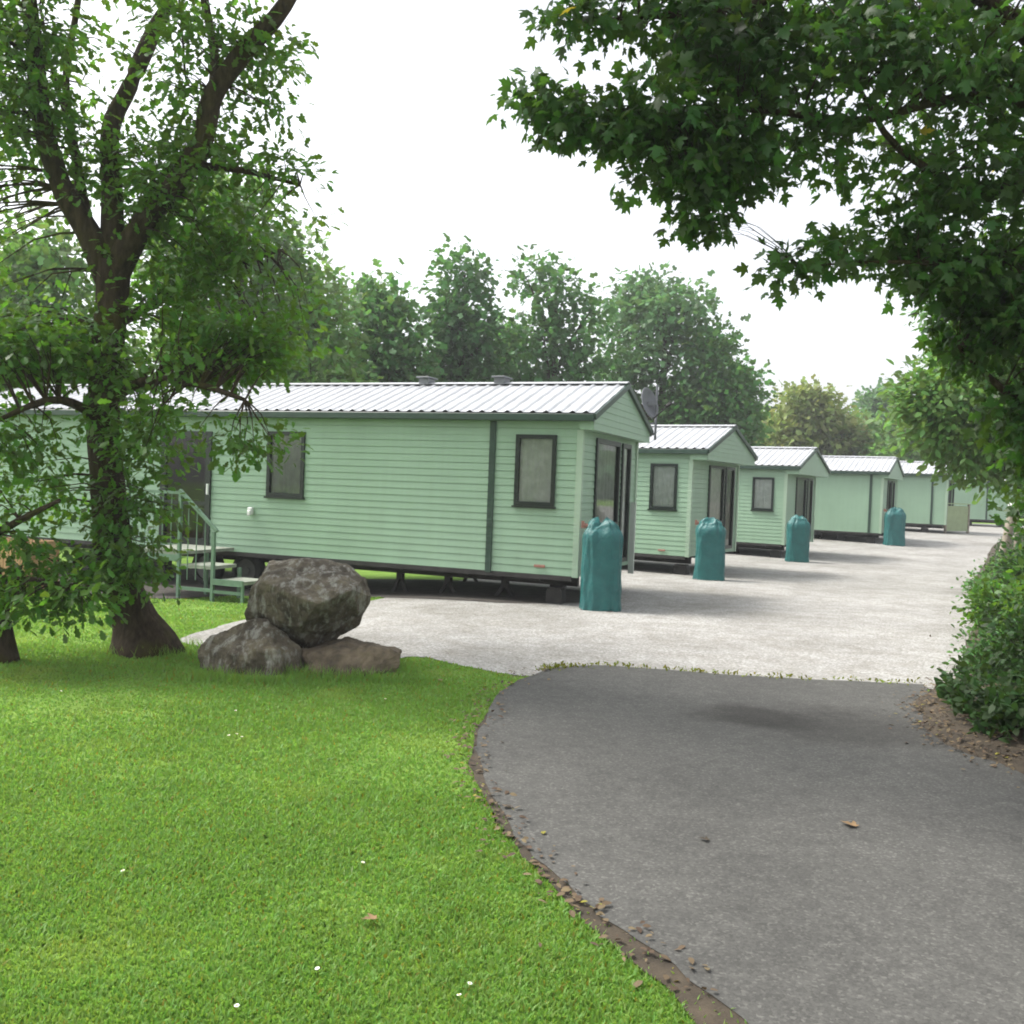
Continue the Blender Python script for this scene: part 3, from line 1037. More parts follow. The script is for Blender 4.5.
# ------------------------------------------------------------------ boulders
def boulder(label, hull, seed, amp=.05, stone='stone'):
    bm = bmesh.new()
    c = sum((Vector(h) for h in hull), Vector()) / len(hull)
    for h in hull: bm.verts.new(Vector(h) - c)
    bmesh.ops.convex_hull(bm, input=bm.verts)
    loose = [v for v in bm.verts if not v.link_faces]
    bmesh.ops.delete(bm, geom=loose, context='VERTS')
    bmesh.ops.triangulate(bm, faces=bm.faces)
    for it in range(5):
        bmesh.ops.subdivide_edges(bm, edges=bm.edges[:], cuts=1, use_grid_fill=True)
        if it == 3: bmesh.ops.smooth_vert(bm, verts=bm.verts, factor=.2, use_axis_x=True, use_axis_y=True, use_axis_z=True)
    bm.normal_update()
    for v_ in bm.verts:
        q = v_.co + Vector((seed * 7.1, seed, 0))
        d_ = amp * (noise.fractal(q * 3.6, .75, 2.1, 7) * .8 + .7 * (noise.ridged_multi_fractal(q * 2.1, 1.0, 2.2, 4, 1.0, 2.0) - 1.0) * .5)
        v_.co += v_.normal * d_
    me = bpy.data.meshes.new('boulder')
    bm.to_mesh(me); bm.free()
    me.materials.append(M[stone])
    me.polygons.foreach_set('use_smooth', [True] * len(me.polygons))
    o = bpy.data.objects.new('boulder', me)
    col.objects.link(o)
    o.location = c
    return tag(o, label, 'boulder', 'boulders on the lawn')


def A(*l): return [at(*q) for q in l]


boulder('largest grey boulder perched on top of the pile on the lawn',
        A((268, 566, 8.75), (300, 558, 8.8), (345, 566, 8.85), (366, 577, 8.8), (371, 596, 8.75), (360, 624, 8.85),
          (252, 588, 8.55), (244, 612, 8.5), (246, 626, 8.6), (264, 582, 8.4), (296, 596, 8.2), (318, 604, 8.16), (352, 590, 8.32), (300, 626, 8.3),
          (308, 652, 8.72), (282, 640, 8.6), (334, 640, 8.9), (270, 562, 9.2), (340, 562, 9.35), (365, 585, 9.3), (250, 610, 9.1), (310, 655, 9.1), (360, 615, 9.2)), 1.0, .035)
boulder('left rounded grey boulder half sunk in the grass',
        A((200, 650, 8.3), (205, 672, 8.2), (230, 680, 8.0), (280, 680, 8.0), (303, 668, 8.25), (300, 650, 8.35), (268, 617, 8.4), (245, 620, 8.35), (212, 634, 8.35), (235, 655, 8.0), (275, 650, 8.05),
          (205, 660, 8.8), (300, 660, 8.8), (265, 620, 8.8), (230, 700, 8.3), (290, 700, 8.4)), 2.0, .045)
boulder('low brown slab of rock under the right side of the biggest boulder',
        A((306, 650, 8.3), (310, 672, 8.15), (345, 680, 8.1), (400, 668, 8.35), (402, 652, 8.4), (370, 648, 8.35), (345, 642, 8.45), (318, 648, 8.4), (312, 648, 8.8), (400, 650, 8.8), (350, 640, 8.9), (350, 690, 8.5), (330, 690, 8.3), (392, 682, 8.4), (300, 652, 8.5), (296, 672, 8.5)), 3.0, .05, 'brownstone')

# ------------------------------------------------------------------ foliage engine
def tmpl_maple():
    pts = [(0, 0), (.10, -.06), (.34, -.10), (.24, .06), (.50, .22), (.62, .44), (.34, .40), (.22, .40), (.30, .66), (.16, .70), (0, 1.0), (-.14, .72), (-.32, .64), (-.22, .40), (-.36, .42), (-.60, .40), (-.48, .20), (-.25, .05), (-.33, -.12), (-.11, -.06)]
    v = [(x, y, -.32 * abs(x) ** 1.5 - .30 * y * y) for x, y in pts]
    v.append((0, .30, .02))
    n = len(pts)
    return np.array(v), [(n, i, (i + 1) % n) for i in range(n)]


def tmpl_oak():
    pts = [(0, 0), (.14, .12), (.10, .28), (.27, .42), (.19, .56), (.28, .74), (.12, .88), (0, 1), (-.12, .88), (-.28, .74), (-.19, .56), (-.27, .42), (-.10, .28), (-.14, .12)]
    v = [(x, y, .18 * abs(x) - .15 * y * y) for x, y in pts]
    v.append((0, .5, -.04))
    n = len(pts)
    return np.array(v), [(n, i, (i + 1) % n) for i in range(n)]


def tmpl_oval():
    pts = [(0, 0), (.22, .25), (.26, .55), (.13, .85), (0, 1), (-.13, .85), (-.26, .55), (-.22, .25)]
    v = [(x, y, .2 * abs(x) - .15 * y * y) for x, y in pts]
    return np.array(v), [(0, 1, 2, 6), (0, 6, 7), (2, 3, 4, 6), (4, 5, 6)]


def tmpl_tuft():
    v = [(0, 0, 0), (.42, .35, .05), (.22, .62, -.06), (.35, .9, -.2), (0, 1, -.1), (-.3, .8, -.15), (-.22, .5, .0), (-.45, .3, .06)]
    return np.array(v), [(0, 1, 2, 6), (2, 3, 4), (2, 4, 5, 6), (0, 6, 7)]


TM = {'maple': tmpl_maple(), 'oak': tmpl_oak(), 'oval': tmpl_oval(), 'tuft': tmpl_tuft()}


def mesh_from(name, V, faces_list, mats, parent=None):
    """V (n,3); faces_list: list of (faces array (m,k))"""
    me = bpy.data.meshes.new(name)
    V = np.asarray(V, np.float32)
    loops = np.concatenate([f.ravel() for f in faces_list]).astype(np.int32)
    tot = np.concatenate([np.full(len(f), f.shape[1], np.int32) for f in faces_list])
    st_ = np.concatenate(([0], np.cumsum(tot)[:-1])).astype(np.int32)
    me.vertices.add(len(V)); me.vertices.foreach_set('co', V.ravel())
    me.loops.add(len(loops)); me.loops.foreach_set('vertex_index', loops)
    me.polygons.add(len(tot)); me.polygons.foreach_set('loop_start', st_)
    me.polygons.foreach_set('loop_total', tot)
    for m_ in (mats if isinstance(mats, (list, tuple)) else [mats]): me.materials.append(m_)
    me.update(calc_edges=True)
    o = bpy.data.objects.new(name, me)
    col.objects.link(o)
    if parent: o.parent = parent
    return o


def leaves(P, D, size, kind, flat=.5, sizevar=.35, droop=.25):
    """P positions, D outward directions (n,3). Leaves point roughly outward, faces biased up."""
    T, F = TM[kind]
    n = len(P)
    y = D + rng.normal(0, .65, (n, 3)); y[:, 2] = y[:, 2] * .2 if droop is None else y[:, 2] - droop
    y /= np.linalg.norm(y, axis=1, keepdims=True) + 1e-9
    up = rng.normal(0, flat, (n, 3)); up[:, 2] += 1
    x = np.cross(y, up); x /= np.linalg.norm(x, axis=1, keepdims=True) + 1e-9
    z = np.cross(x, y)
    s = size * (1 + sizevar * rng.uniform(-1, 1, n))[:, None, None]
    V = P[:, None, :] + s * (T[None, :, 0:1] * x[:, None, :] + T[None, :, 1:2] * y[:, None, :] + T[None, :, 2:3] * z[:, None, :])
    V = V.reshape(-1, 3)
    nv = len(T)
    off = (np.arange(n) * nv)[:, None]
    out = []
    for k in (3, 4):
        fk = np.array([f for f in F if len(f) == k], np.int32)
        if len(fk): out.append((off[:, :, None] + fk[None]).reshape(-1, k))
    return V, out


def crown_clumps(blobs, shell=.45):
    """blobs: (centre, (rx,ry,rz), count). clump centres, outward dirs"""
    C, D, S_ = [], [], []
    for c, r, n in blobs:
        S_ += [n < 0] * abs(n); n = abs(n)
        d = rng.normal(0, 1, (n, 3)); d /= np.linalg.norm(d, axis=1, keepdims=True)
        rad = rng.uniform(0, 1, n) ** shell
        C.append(np.array(c)[None] + d * rad[:, None] * np.array(r)[None])
        D.append(d)
    return np.concatenate(C), np.concatenate(D), np.array(S_)


def resample(path, step=.12):
    P = [Vector(p[:3]) for p in path]
    rr = [p[3] for p in path]
    out, ro = [], []
    Q = [P[0] * 2 - P[1]] + P + [P[-1] * 2 - P[-2]]
    for i in range(1, len(Q) - 2):
        p0, p1, p2, p3 = Q[i - 1:i + 3]
        m_ = max(2, int((p2 - p1).length / step))
        for s in range(m_):
            t = s / m_
            out.append(.5 * ((2 * p1) + (-p0 + p2) * t + (2 * p0 - 5 * p1 + 4 * p2 - p3) * t * t + (-p0 + 3 * p1 - 3 * p2 + p3) * t ** 3))
            ro.append(rr[i - 1] + (rr[i] - rr[i - 1]) * t)
    out.append(P[-1]); ro.append(rr[-1])
    return out, ro


def tree(name, label, cat, trunk, limbs, blobs, leafm, kind, size, per, crad, barkm='bark', group=None, twig=.012, nside=12, shell=.45, flat=.5, droop=.25, twigs=True, wob=.25, step=.12, gapseed=0, gap=0, thr=-.18):
    base = Vector(trunk[0][:3])
    root = empty(name, base)
    tag(root, label, cat, group)
    mb = MB()
    tp, tr_ = resample(trunk, step)
    mb.tube(tp, tr_, nside, wob=wob, seed=1)
    skel = list(zip(tp[len(tp) // 4:], tr_[len(tp) // 4:]))
    for lb in limbs:
        lp, lr = resample(lb, step)
        mb.tube(lp, lr, max(6, nside - 4), wob=wob * .8, seed=2)
        skel += list(zip(lp, lr))
    C, D, SOL = crown_clumps(blobs, shell)
    if gap:
        keep = np.array([noise.noise((c[0] * gap, c[1] * gap, c[2] * gap + gapseed)) > thr for c in C]) | SOL
        C, D = C[keep], D[keep]
    SK = np.array([tuple(p) for p, r in skel])
    if twigs:
        for c in C:
            d2 = ((SK - c) ** 2).sum(1) + .6 * np.maximum(0, SK[:, 2] - c[2]) ** 2
            j = int(d2.argmin())
            a = Vector(SK[j]); b = Vector(c)
            ln = (b - a).length
            r0 = min(skel[j][1] * .6, twig * (1 + ln * .9))
            mid_ = (a + b) / 2 + Vector((random.uniform(-.1, .1), random.uniform(-.1, .1), .10)) * ln
            mb.tube([a, (a + mid_) / 2 + Vector((0, 0, .02 * ln)), mid_, b], [r0, r0 * .8, r0 * .55, r0 * .25], 5 if nside > 8 else 4, cap=False)
    for i in range(len(mb.v)): mb.v[i] = tuple(Vector(mb.v[i]) - base)
    mb.build('trunk', M[barkm], root, smooth=True)
    n = len(C)
    rep = np.repeat(np.arange(n), per)
    off = np.clip(rng.normal(0, 1, (n * per, 3)), -1.7, 1.7) * crad * np.array([1, 1, .6])
    V, F = leaves(C[rep] + off - np.array(base), D[rep] * .5 + off / crad * .5, size, kind, flat, .48, droop)
    mesh_from('crown', V, F, leafm, root)
    return root


def pv(px, py, Y, r): return (*at(px, py, Y), r)


def blob(px, py, Y, rx, ry, n, rd=None):
    s = Y / F_PX
    return (tuple(at(px, py, Y)), (rx * s, (rd if rd is not None else (rx + ry) / 2 * s), ry * s), n)


# --- the big tree left of the boulders
b0 = ground(142, 652)
Y0 = b0.y
trunk = [(b0.x + .05, b0.y, -.08, .37), (*at(143, 642, Y0), .295), pv(136, 622, Y0, .210), pv(124, 590, Y0, .176), pv(114, 545, Y0, .160), pv(107, 480, Y0, .151), pv(104, 420, Y0, .147), pv(108, 350, Y0, .143), pv(112, 300, Y0, .147), pv(113, 262, Y0, .151)]
limbs = [
    [pv(110, 285, Y0, .126), pv(88, 232, Y0 - .05, .109), pv(62, 188, Y0 - .15, .092), pv(42, 120, Y0 - .3, .084), pv(34, 40, Y0 - .4, .071), pv(20, -80, Y0 - .5, .050)],
    [pv(112, 275, Y0, .118), pv(112, 200, Y0 + .1, .092), pv(110, 130, Y0 + .2, .084), pv(130, 85, Y0 + .3, .076), pv(152, 35, Y0 + .35, .071), pv(172, -10, Y0 + .4, .063), pv(190, -120, Y0 + .5, .042)],
    [pv(114, 275, Y0, .126), pv(140, 228, Y0 - .1, .105), pv(175, 185, Y0 - .2, .101), pv(203, 140, Y0 - .3, .097), pv(213, 95, Y0 - .35, .097), pv(245, 50, Y0 - .4, .084), pv(285, 5, Y0 - .5, .067), pv(330, -80, Y0 - .6, .042)],
    [pv(210, 120, Y0 - .3, .059), pv(215, 60, Y0 - .1, .046), pv(205, 0, Y0, .038), pv(198, -60, Y0, .025)],
    [pv(88, 232, Y0 - .05, .059), pv(75, 150, Y0 + .2, .042), pv(66, 80, Y0 + .3, .035), pv(78, 0, Y0 + .4, .029), pv(80, -60, Y0 + .4, .021)],
    [pv(70, 130, Y0 + .25, .025), pv(50, 60, Y0 + .3, .020), pv(40, 5, Y0 + .3, .013)],
    [pv(185, 75, Y0, .013), pv(182, 30, Y0, .010), pv(178, -10, Y0, .008)],
    [pv(106, 400, Y0, .059), pv(150, 380, Y0 - .4, .042), pv(200, 385, Y0 - .7, .029), pv(245, 400, Y0 - .8, .017)],
    [pv(105, 420, Y0, .050), pv(60, 400, Y0 - .4, .038), pv(20, 410, Y0 - .7, .025), pv(-20, 430, Y0 - .8, .017)],
    [pv(108, 330, Y0, .050), pv(160, 300, Y0 + .4, .042), pv(220, 270, Y0 + .6, .029), pv(280, 250, Y0 + .6, .017)],
    [pv(112, 540, Y0, .034), pv(80, 560, Y0 - .3, .025), pv(40, 575, Y0 - .4, .017)],
    [pv(330, -80, Y0 - .6, .042), (-2.0, 8.0, 6.8, .04), (-2.2, 7.0, 7.0, .03), (-1.6, 6.0, 7.3, .015)],
    [pv(20, -80, Y0 - .5, .05), (-4.9, 9.6, 7.6, .04), (-5.6, 11.0, 8.4, .02)],
    [pv(190, 165, Y0 - .2, .042), pv(240, 170, Y0, .029), pv(300, 185, Y0, .017)],
]
B = [blob(-5, 60, Y0 - .4, 60, 80, -46, .9), blob(25, 130, Y0 - .3, 62, 55, -56, .8), blob(-20, 220, Y0, 70, 50, 40, .9), blob(30, 20, Y0 - .5, 45, 40, 40, .5),
     blob(205, 95, Y0 - .3, 45, 80, 90, .6), blob(225, 30, Y0 - .3, 65, 50, 80, .6), blob(175, 170, Y0, 65, 50, 80, .8), blob(270, 70, Y0 - .2, 38, 60, 16, .5),
     blob(120, 190, Y0, 60, 60, 30, .8), blob(235, 205, Y0, 60, 60, 60, .8), blob(285, 195, Y0, 34, 45, 20, .5), blob(120, 60, Y0 + .2, 60, 60, 8, .7),
     blob(175, 265, Y0 + .2, 70, 50, 80, .9), blob(235, 310, Y0 + .2, 75, 60, 120, .9), blob(160, 330, Y0 - .2, 70, 50, 56, .8),
     blob(50, 320, Y0 + .4, 65, 45, 60, .8), blob(45, 350, Y0 - .3, 70, 24, 60, .8), blob(30, 438, Y0 - .4, 70, 30, 40, .7), blob(110, 390, Y0 - .35, 50, 45, -18, .35), blob(95, 330, Y0 - .3, 45, 40, -10, .3), blob(230, 350, Y0 - .2, 60, 40, -50, .5),
     blob(180, 360, Y0 - .5, 60, 22, 34, .6), blob(205, 420, Y0 - .6, 58, 35, 40, .6), blob(245, 440, Y0 - .7, 30, 25, 11, .35), blob(150, 440, Y0 - .5, 45, 35, 28, .5),
     blob(45, 490, Y0 - .4, 50, 40, 24, .5), blob(110, 480, Y0 - .3, 30, 40, 16, .25), blob(150, 490, Y0 - .35, 36, 36, 14, .35), blob(118, 500, Y0 - .35, 34, 45, -13, .25), blob(128, 545, Y0 - .3, 36, 30, -18, .3), blob(145, 575, Y0 - .35, 25, 22, 8, .25),
     blob(60, 555, Y0 - .5, 40, 22, 8, .4), blob(116, 585, Y0 - .3, 26, 24, 10, .25), blob(100, -60, Y0, 190, 60, 80, 1.3), ((-2.9, 7.2, 7.0), (1.0, 1.0, .5), -90), ((-1.6, 6.3, 7.3), (.8, 1.3, .4), -80), ((-3.6, 8.4, 6.9), (1.3, 1.2, .6), -90), ((-5.8, 11.2, 8.5), (1.7, 1.3, .6), -130)]  # last blobs: unseen crown above the frame, added to shade road and gravel
tree('oak_tree', 'large mossy broadleaf tree with forked trunk standing left of the boulders', 'tree', trunk, limbs, B, L['main'], 'oak', .085, 26, .145, twig=.007, nside=16, gap=1.6, thr=.03)

# --- small tree at the left edge with low leaves
b0 = ground(2, 662)
Y1 = b0.y
trunk = [(b0.x, b0.y, -.05, .16), pv(0, 640, Y1, .12), pv(-8, 590, Y1, .10), pv(-20, 520, Y1, .085), pv(-30, 420, Y1, .07), pv(-34, 340, Y1, .05)]
limbs = [[pv(-8, 590, Y1, .05), pv(30, 580, Y1 - .2, .035), pv(80, 590, Y1 - .3, .02)], [pv(-16, 540, Y1, .04), pv(20, 520, Y1 - .2, .03), pv(60, 500, Y1 - .3, .015)], [pv(-25, 480, Y1, .04), pv(-60, 430, Y1, .03)]]
B = [blob(20, 582, Y1 - .3, 60, 22, 30, .5), blob(75, 595, Y1 - .4, 38, 24, 16, .4), blob(30, 610, Y1 - .4, 45, 18, 14, .4), blob(5, 520, Y1 - .2, 45, 40, 18, .5), blob(-60, 480, Y1, 60, 90, 40, .9), blob(-40, 360, Y1, 60, 80, 50, .9)]
tree('small_tree', 'small leaning tree with low leafy branches at the left edge of the lawn', 'tree', trunk, limbs, B, L['main'], 'oak', .085, 18, .13, twig=.007, nside=10)

# --- sycamore overhanging from the right
YS = 6.4
trunk = [(4.35, 6.6, -.1, .34), (4.32, 6.6, .6, .25), (4.25, 6.55, 1.6, .22), (4.15, 6.5, 2.8, .20), (4.05, 6.45, 4.0, .17), (3.95, 6.4, 5.2, .13), (3.9, 6.3, 6.4, .07)]
limbs = [
    [(4.15, 6.5, 2.9, .10), pv(1030, 110, 6.3, .05), pv(950, 100, 6.2, .032), pv(860, 120, 6.1, .026), pv(760, 110, 6.0, .02), pv(650, 110, 5.9, .014), pv(560, 110, 5.8, .006)],
    [pv(1060, 180, 6.35, .06), pv(980, 190, 6.3, .03), pv(900, 150, 6.2, .022), pv(860, 90, 6.1, .014)],
    [pv(1040, 250, 6.4, .05), pv(960, 262, 6.2, .02), pv(880, 262, 6.1, .011), pv(800, 266, 6.05, .005)],
    [(4.05, 6.45, 4.0, .09), pv(1000, 10, 6.2, .05), pv(880, -20, 6.0, .04), pv(720, 10, 5.9, .025), pv(600, 20, 5.8, .01)],
    [pv(1100, 420, 6.6, .05), pv(1020, 400, 6.6, .03), pv(960, 350, 6.6, .015)],
]
B = [blob(575, 25, 5.8, 30, 16, -6, .2), blob(625, 12, 5.85, 40, 20, -12, .3), blob(700, 25, 5.9, 85, 38, 70, .6), blob(530, 98, 5.8, 26, 9, -5, .12), blob(575, 118, 5.82, 34, 14, -12, .2),
     blob(640, 122, 5.9, 62, 28, -32, .4), blob(715, 145, 5.95, 58, 34, -36, .4), blob(675, 175, 5.9, 40, 14, -13, .25), blob(706, 205, 5.9, 16, 26, -11, .15), blob(742, 172, 5.95, 34, 16, -10, .25),
     blob(790, 50, 6.0, 110, 60, 110, .8), blob(790, 112, 6.0, 70, 36, 44, .5), blob(900, 60, 6.1, 110, 80, 105, .8), blob(862, 140, 6.1, 60, 30, 36, .4), blob(985, 70, 6.2, 70, 90, -40, .8),
     blob(940, 190, 6.2, 62, 42, 40, .5), blob(990, 190, 6.3, 60, 80, -34, .6), blob(918, 240, 6.2, 40, 20, -14, .3), blob(795, 268, 6.05, 20, 7, -5, .1), blob(845, 252, 6.1, 26, 10, -7, .12),
     blob(950, 275, 6.3, 60, 26, -30, .4), blob(1000, 300, 6.4, 40, 60, 70, .5), blob(975, 345, 6.5, 35, 26, 18, .4), blob(1030, 400, 6.5, 24, 50, -26, .4), blob(1050, 480, 6.6, 26, 50, -24, .4), blob(1085, 220, 6.6, 60, 260, -150, .8), blob(900, -60, 6.2, 260, 50, 110, .9)]
tree('sycamore_tree', 'dark sycamore reaching over the road from the right with broad lobed leaves', 'tree', trunk, limbs, B, L['near'], 'maple', .070, 22, .12, twig=.006, nside=12, flat=.8, droop=.5, gap=2.2, gapseed=3, thr=.02)

# --- lighter tree behind it (right, mid distance)
def bgtree(name, label, px, top, Y, wpx, leafm, seedblobs, kind='tuft', size=.27, per=20, crad=.52, barkm='bark', group='trees behind the caravans', cy=None, base_px=None, gap=0, dens=1.0):
    """crown built from a list of relative blobs (dx, dz, rx, rz, n) in units of half width / height"""
    tp = at(px, top, Y)
    gx, gy = tp.x, tp.y
    z0 = gz(gx, gy)
    H = tp.z - z0
    hw = wpx / 2 * Y / F_PX
    r = .02 * H
    lean = random.uniform(-.1, .1) * hw
    trunk = [(gx - lean, gy, z0 - .1, r * 1.3), (gx - lean * .8, gy, z0 + H * .2, r), (gx, gy, z0 + H * .5, r * .7), (gx, gy, z0 + H * .85, r * .25)]
    limbs, blobs = [], []
    for (dx, dz, rx, rz, n) in seedblobs:
        c = Vector((gx + dx * hw, gy + random.uniform(-.4, .4) * hw, z0 + dz * H))
        zs = z0 + H * min(.75, max(.2, dz - .25))
        limbs.append([(gx, gy, zs, r * .5), (gx + dx * hw * .5, (gy + c.y) / 2, (zs + c.z) / 2 + .02 * H, r * .35), (*c, r * .12)])
        blobs.append((tuple(c), (rx * hw, rx * hw * .9, rz * H), int(n * dens * 1.35)))
    return tree(name, label, 'tree', trunk, limbs, blobs, leafm, kind, size, per, crad, barkm, group, twig=.02, nside=8, shell=.42, flat=.8, droop=.2, step=.6, gap=gap, gapseed=px)


ROUND = [(0, .78, .55, .2, 40), (-.5, .62, .5, .2, 38), (.5, .62, .5, .2, 38), (-.65, .42, .4, .18, 28), (.65, .42, .4, .18, 28), (0, .5, .6, .25, 34), (-.2, .9, .3, .1, 16), (.15, .93, .22, .07, 10), (0, .25, .8, .14, 26)]
TALL = [(0, .9, .3, .1, 16), (-.15, .76, .5, .13, 26), (.35, .7, .45, .12, 22), (-.5, .56, .5, .13, 28), (.45, .52, .5, .14, 28), (0, .4, .8, .16, 40), (-.5, .25, .6, .14, 24), (.5, .25, .6, .14, 24)]
RAGGED = [(-.3, .93, .3, .06, 9), (-.55, .88, .25, .05, 6), (.1, .8, .35, .1, 18), (.65, .78, .25, .07, 9), (-.2, .66, .5, .11, 26), (.5, .6, .45, .12, 24), (-.55, .5, .5, .13, 26), (.1, .42, .8, .15, 40), (.5, .28, .6, .15, 24), (-.5, .26, .6, .15, 24)]
WIDE = [(-.2, .92, .4, .09, 26), (-.5, .78, .45, .13, 34), (.2, .8, .4, .12, 32), (.55, .62, .42, .14, 34), (-.6, .55, .4, .16, 34), (0, .58, .5, .16, 36), (.75, .42, .35, .14, 28), (-.3, .36, .6, .16, 36), (.4, .3, .6, .16, 36), (.85, .25, .3, .12, 18)]

bgtree('broadleaf_tree', 'pale green tree rising behind the big tree and the caravan roof', 245, 175, 30, 210, L['light'], WIDE, dens=1.2, size=.24)
bgtree('broadleaf_tree', 'bright leafy tree left of the big trunk, above the caravan roof', 40, 232, 26, 190, L['light'], ROUND, dens=1.3, size=.22)
bgtree('broadleaf_tree', 'soft green tree peeping out right of the big tree crown above the roof', 310, 262, 33, 90, L['light'], TALL, size=.24)
bgtree('broadleaf_tree', 'rounded mid green tree above the left roof vent', 378, 277, 36, 100, L['mid'], ROUND, dens=1.1)
bgtree('broadleaf_tree', 'narrow dark tree standing above the two roof vents', 466, 252, 38, 84, L['dark'], TALL, dens=1.1)
bgtree('broadleaf_tree', 'ragged dark tree with thin top sprays above the nearest gable', 558, 250, 39, 104, L['dark'], RAGGED, dens=.8)
bgtree('broadleaf_tree', 'small mid green tree filling the dip between the dark trees', 512, 318, 41, 60, L['mid'], ROUND, dens=.6)
bgtree('broadleaf_tree', 'tall open crowned tree behind the satellite dish', 668, 264, 46, 150, L['blue'], WIDE, gap=.5, dens=1.25, size=.3, crad=.55)
bgtree('broadleaf_tree', 'lower drooping tree right of the satellite dish, edging the open sky', 712, 330, 45, 90, L['mid'], ROUND, size=.28)
bgtree('willow_tree', 'round yellow green tree above the third caravan roof', 810, 390, 62, 110, L['yellow'], ROUND, size=.34, crad=.6, dens=1.2)
bgtree('broadleaf_tree', 'distant bluish round topped tree above the plain windowless caravan', 884, 388, 80, 66, L['blue'], ROUND, size=.4, crad=.6)
bgtree('broadleaf_tree', 'distant bluish tree half behind the roadside branches', 937, 398, 82, 70, L['blue'], ROUND, size=.4, crad=.6)
bgtree('broadleaf_tree', 'low pale bushy tree between the satellite dish tree and the yellow tree', 758, 412, 66, 80, L['light'], ROUND, size=.34, crad=.6)
bgtree('broadleaf_tree', 'low green bushy tree behind the plain windowless caravan', 862, 420, 64, 80, L['light'], ROUND, size=.34, crad=.6)
bgtree('broadleaf_tree', 'bright green bushy tree behind the caravan with the veranda', 915, 415, 60, 90, L['light'], ROUND, size=.34, crad=.6)
bgtree('broadleaf_tree', 'airy bright green tree by the yard entrance behind the sycamore', 1090, 318, 19, 170, L['light'], [(-1.75, .70, .4, .1, 34), (-1.2, .83, .5, .1, 44), (-1.55, .58, .5, .1, 50), (-.9, .62, .6, .14, 60), (-1.85, .67, .4, .08, 30), (-1.1, .50, .5, .08, 30), (-.5, .45, .5, .16, 30), (0, .8, .6, .2, 40)], kind='oval', size=.16, per=26, crad=.3, group='trees along the right side')
bgtree('broadleaf_tree', 'grey green tree whose top shows through the gap under the sycamore', 1080, 262, 24, 130, L['mid'], [(-2, .92, .4, .06, 24), (-1.8, .82, .5, .08, 26), (-1.5, .7, .5, .1, 30), (-1.2, .55, .5, .14, 30), (-.6,.8,.6,.14,40), (0,.7,.7,.2,40)], kind='oval', size=.18, per=22, crad=.32, group='trees along the right side')

# far wood closing the view
T, Fk = TM['tuft']
n = 9000
xx = rng.uniform(-90, 120, n); yy = rng.uniform(95, 125, n)
hh = 5.5 + 2.5 * np.array([noise.noise((a * .06, b * .02, 3)) for a, b in zip(xx, yy)])
P = np.stack([xx, yy, .38 + hh * rng.uniform(0, 1, n) ** .6], 1)
D = rng.normal(0, 1, (n, 3)); D[:, 2] += .5
V, F_ = leaves(P, D, 2.2, 'tuft', 1.0)
o = mesh_from('far_wood', V, F_, L['blue']); tag(o, 'distant wood closing off the horizon behind the caravans', 'wood', kind='stuff')

# ------------------------------------------------------------------ right-hand bank and its plants
edge = [Vector(p) for p in [(3.0, 4.6), (3.2, 6.0), (3.02, 6.7), (3.22, 7.5), (3.5, 8.15), (4.6, 9.6), (5.6, 11.6), (6.9, 14), (8.2, 16.6), (9.3, 19), (11, 22.5), (15, 30), (20, 39), (27, 48), (36, 58)]]
edge = [Vector(e) for e in open_curve(edge, 6, .06, 21)]
prof_b = [(-.05, -.02), (.25, .06), (.7, .22), (1.3, .38), (2.4, .50), (5, .6), (14, .6)]
vs = []
for i, e in enumerate(edge):
    t = edge[min(i + 1, len(edge) - 1)] - edge[max(i - 1, 0)]
    nrm = Vector((t.y, -t.x)).normalized()
    for (o_, h_) in prof_b:
        p = e + nrm * o_
        vs.append((p.x, p.y, gz(p.x, p.y) + h_ * (1 + .35 * noise.noise((p.x * 1.2, p.y * 1.2, 4))) + (.02 if h_ > 0 else 0)))
K = len(prof_b)
mb = MB(); mb.add(vs, [(i * K + k, i * K + k + 1, (i + 1) * K + k + 1, (i + 1) * K + k) for i in range(len(edge) - 1) for k in range(K - 1)])
bank = mb.build('bank', M['soil'], None, smooth=True); bank['kind'] = 'structure'


def bank_pt(s, off):
    i = min(int(s), len(edge) - 2)
    f = s - i
    e = edge[i].lerp(edge[i + 1], f)
    t = edge[min(i + 2, len(edge) - 1)] - edge[max(i - 1, 0)]
    nrm = Vector((t.y, -t.x)).normalized()
    p = e + nrm * off
    h = np.interp(off, [a for a, _ in prof_b], [b for _, b in prof_b])
    return Vector((p.x, p.y, gz(p.x, p.y) + h))


# leaf litter at its foot and along the lawn edge of the road
P = []
for _ in range(4200):
    s = random.uniform(0, 40) if random.random() < .75 else random.uniform(0, len(edge) - 2)
    p = bank_pt(s, random.uniform(-.05, 1.2) if random.random() < .92 else random.gauss(0, .15) - .05)
    P.append((p.x, p.y, p.z + random.uniform(.01, .05)))
for _ in range(420):
    i = random.randrange(len(left_edge) - 18)
    x, y = left_edge[i]
    P.append((x + random.gauss(-.05, .08), y + random.gauss(0, .1), gz(x, y) + random.uniform(.022, .035)))
P = np.array(P)
D = rng.normal(0, 1, (len(P), 3)); D[:, 2] = 0
V, F_ = leaves(P, D, .034, 'oval', .2, .5, None)
o = mesh_from('leaf_litter', V, F_, M['litter']); tag(o, 'dead brown leaves gathered along the road edges', 'leaves', kind='stuff')

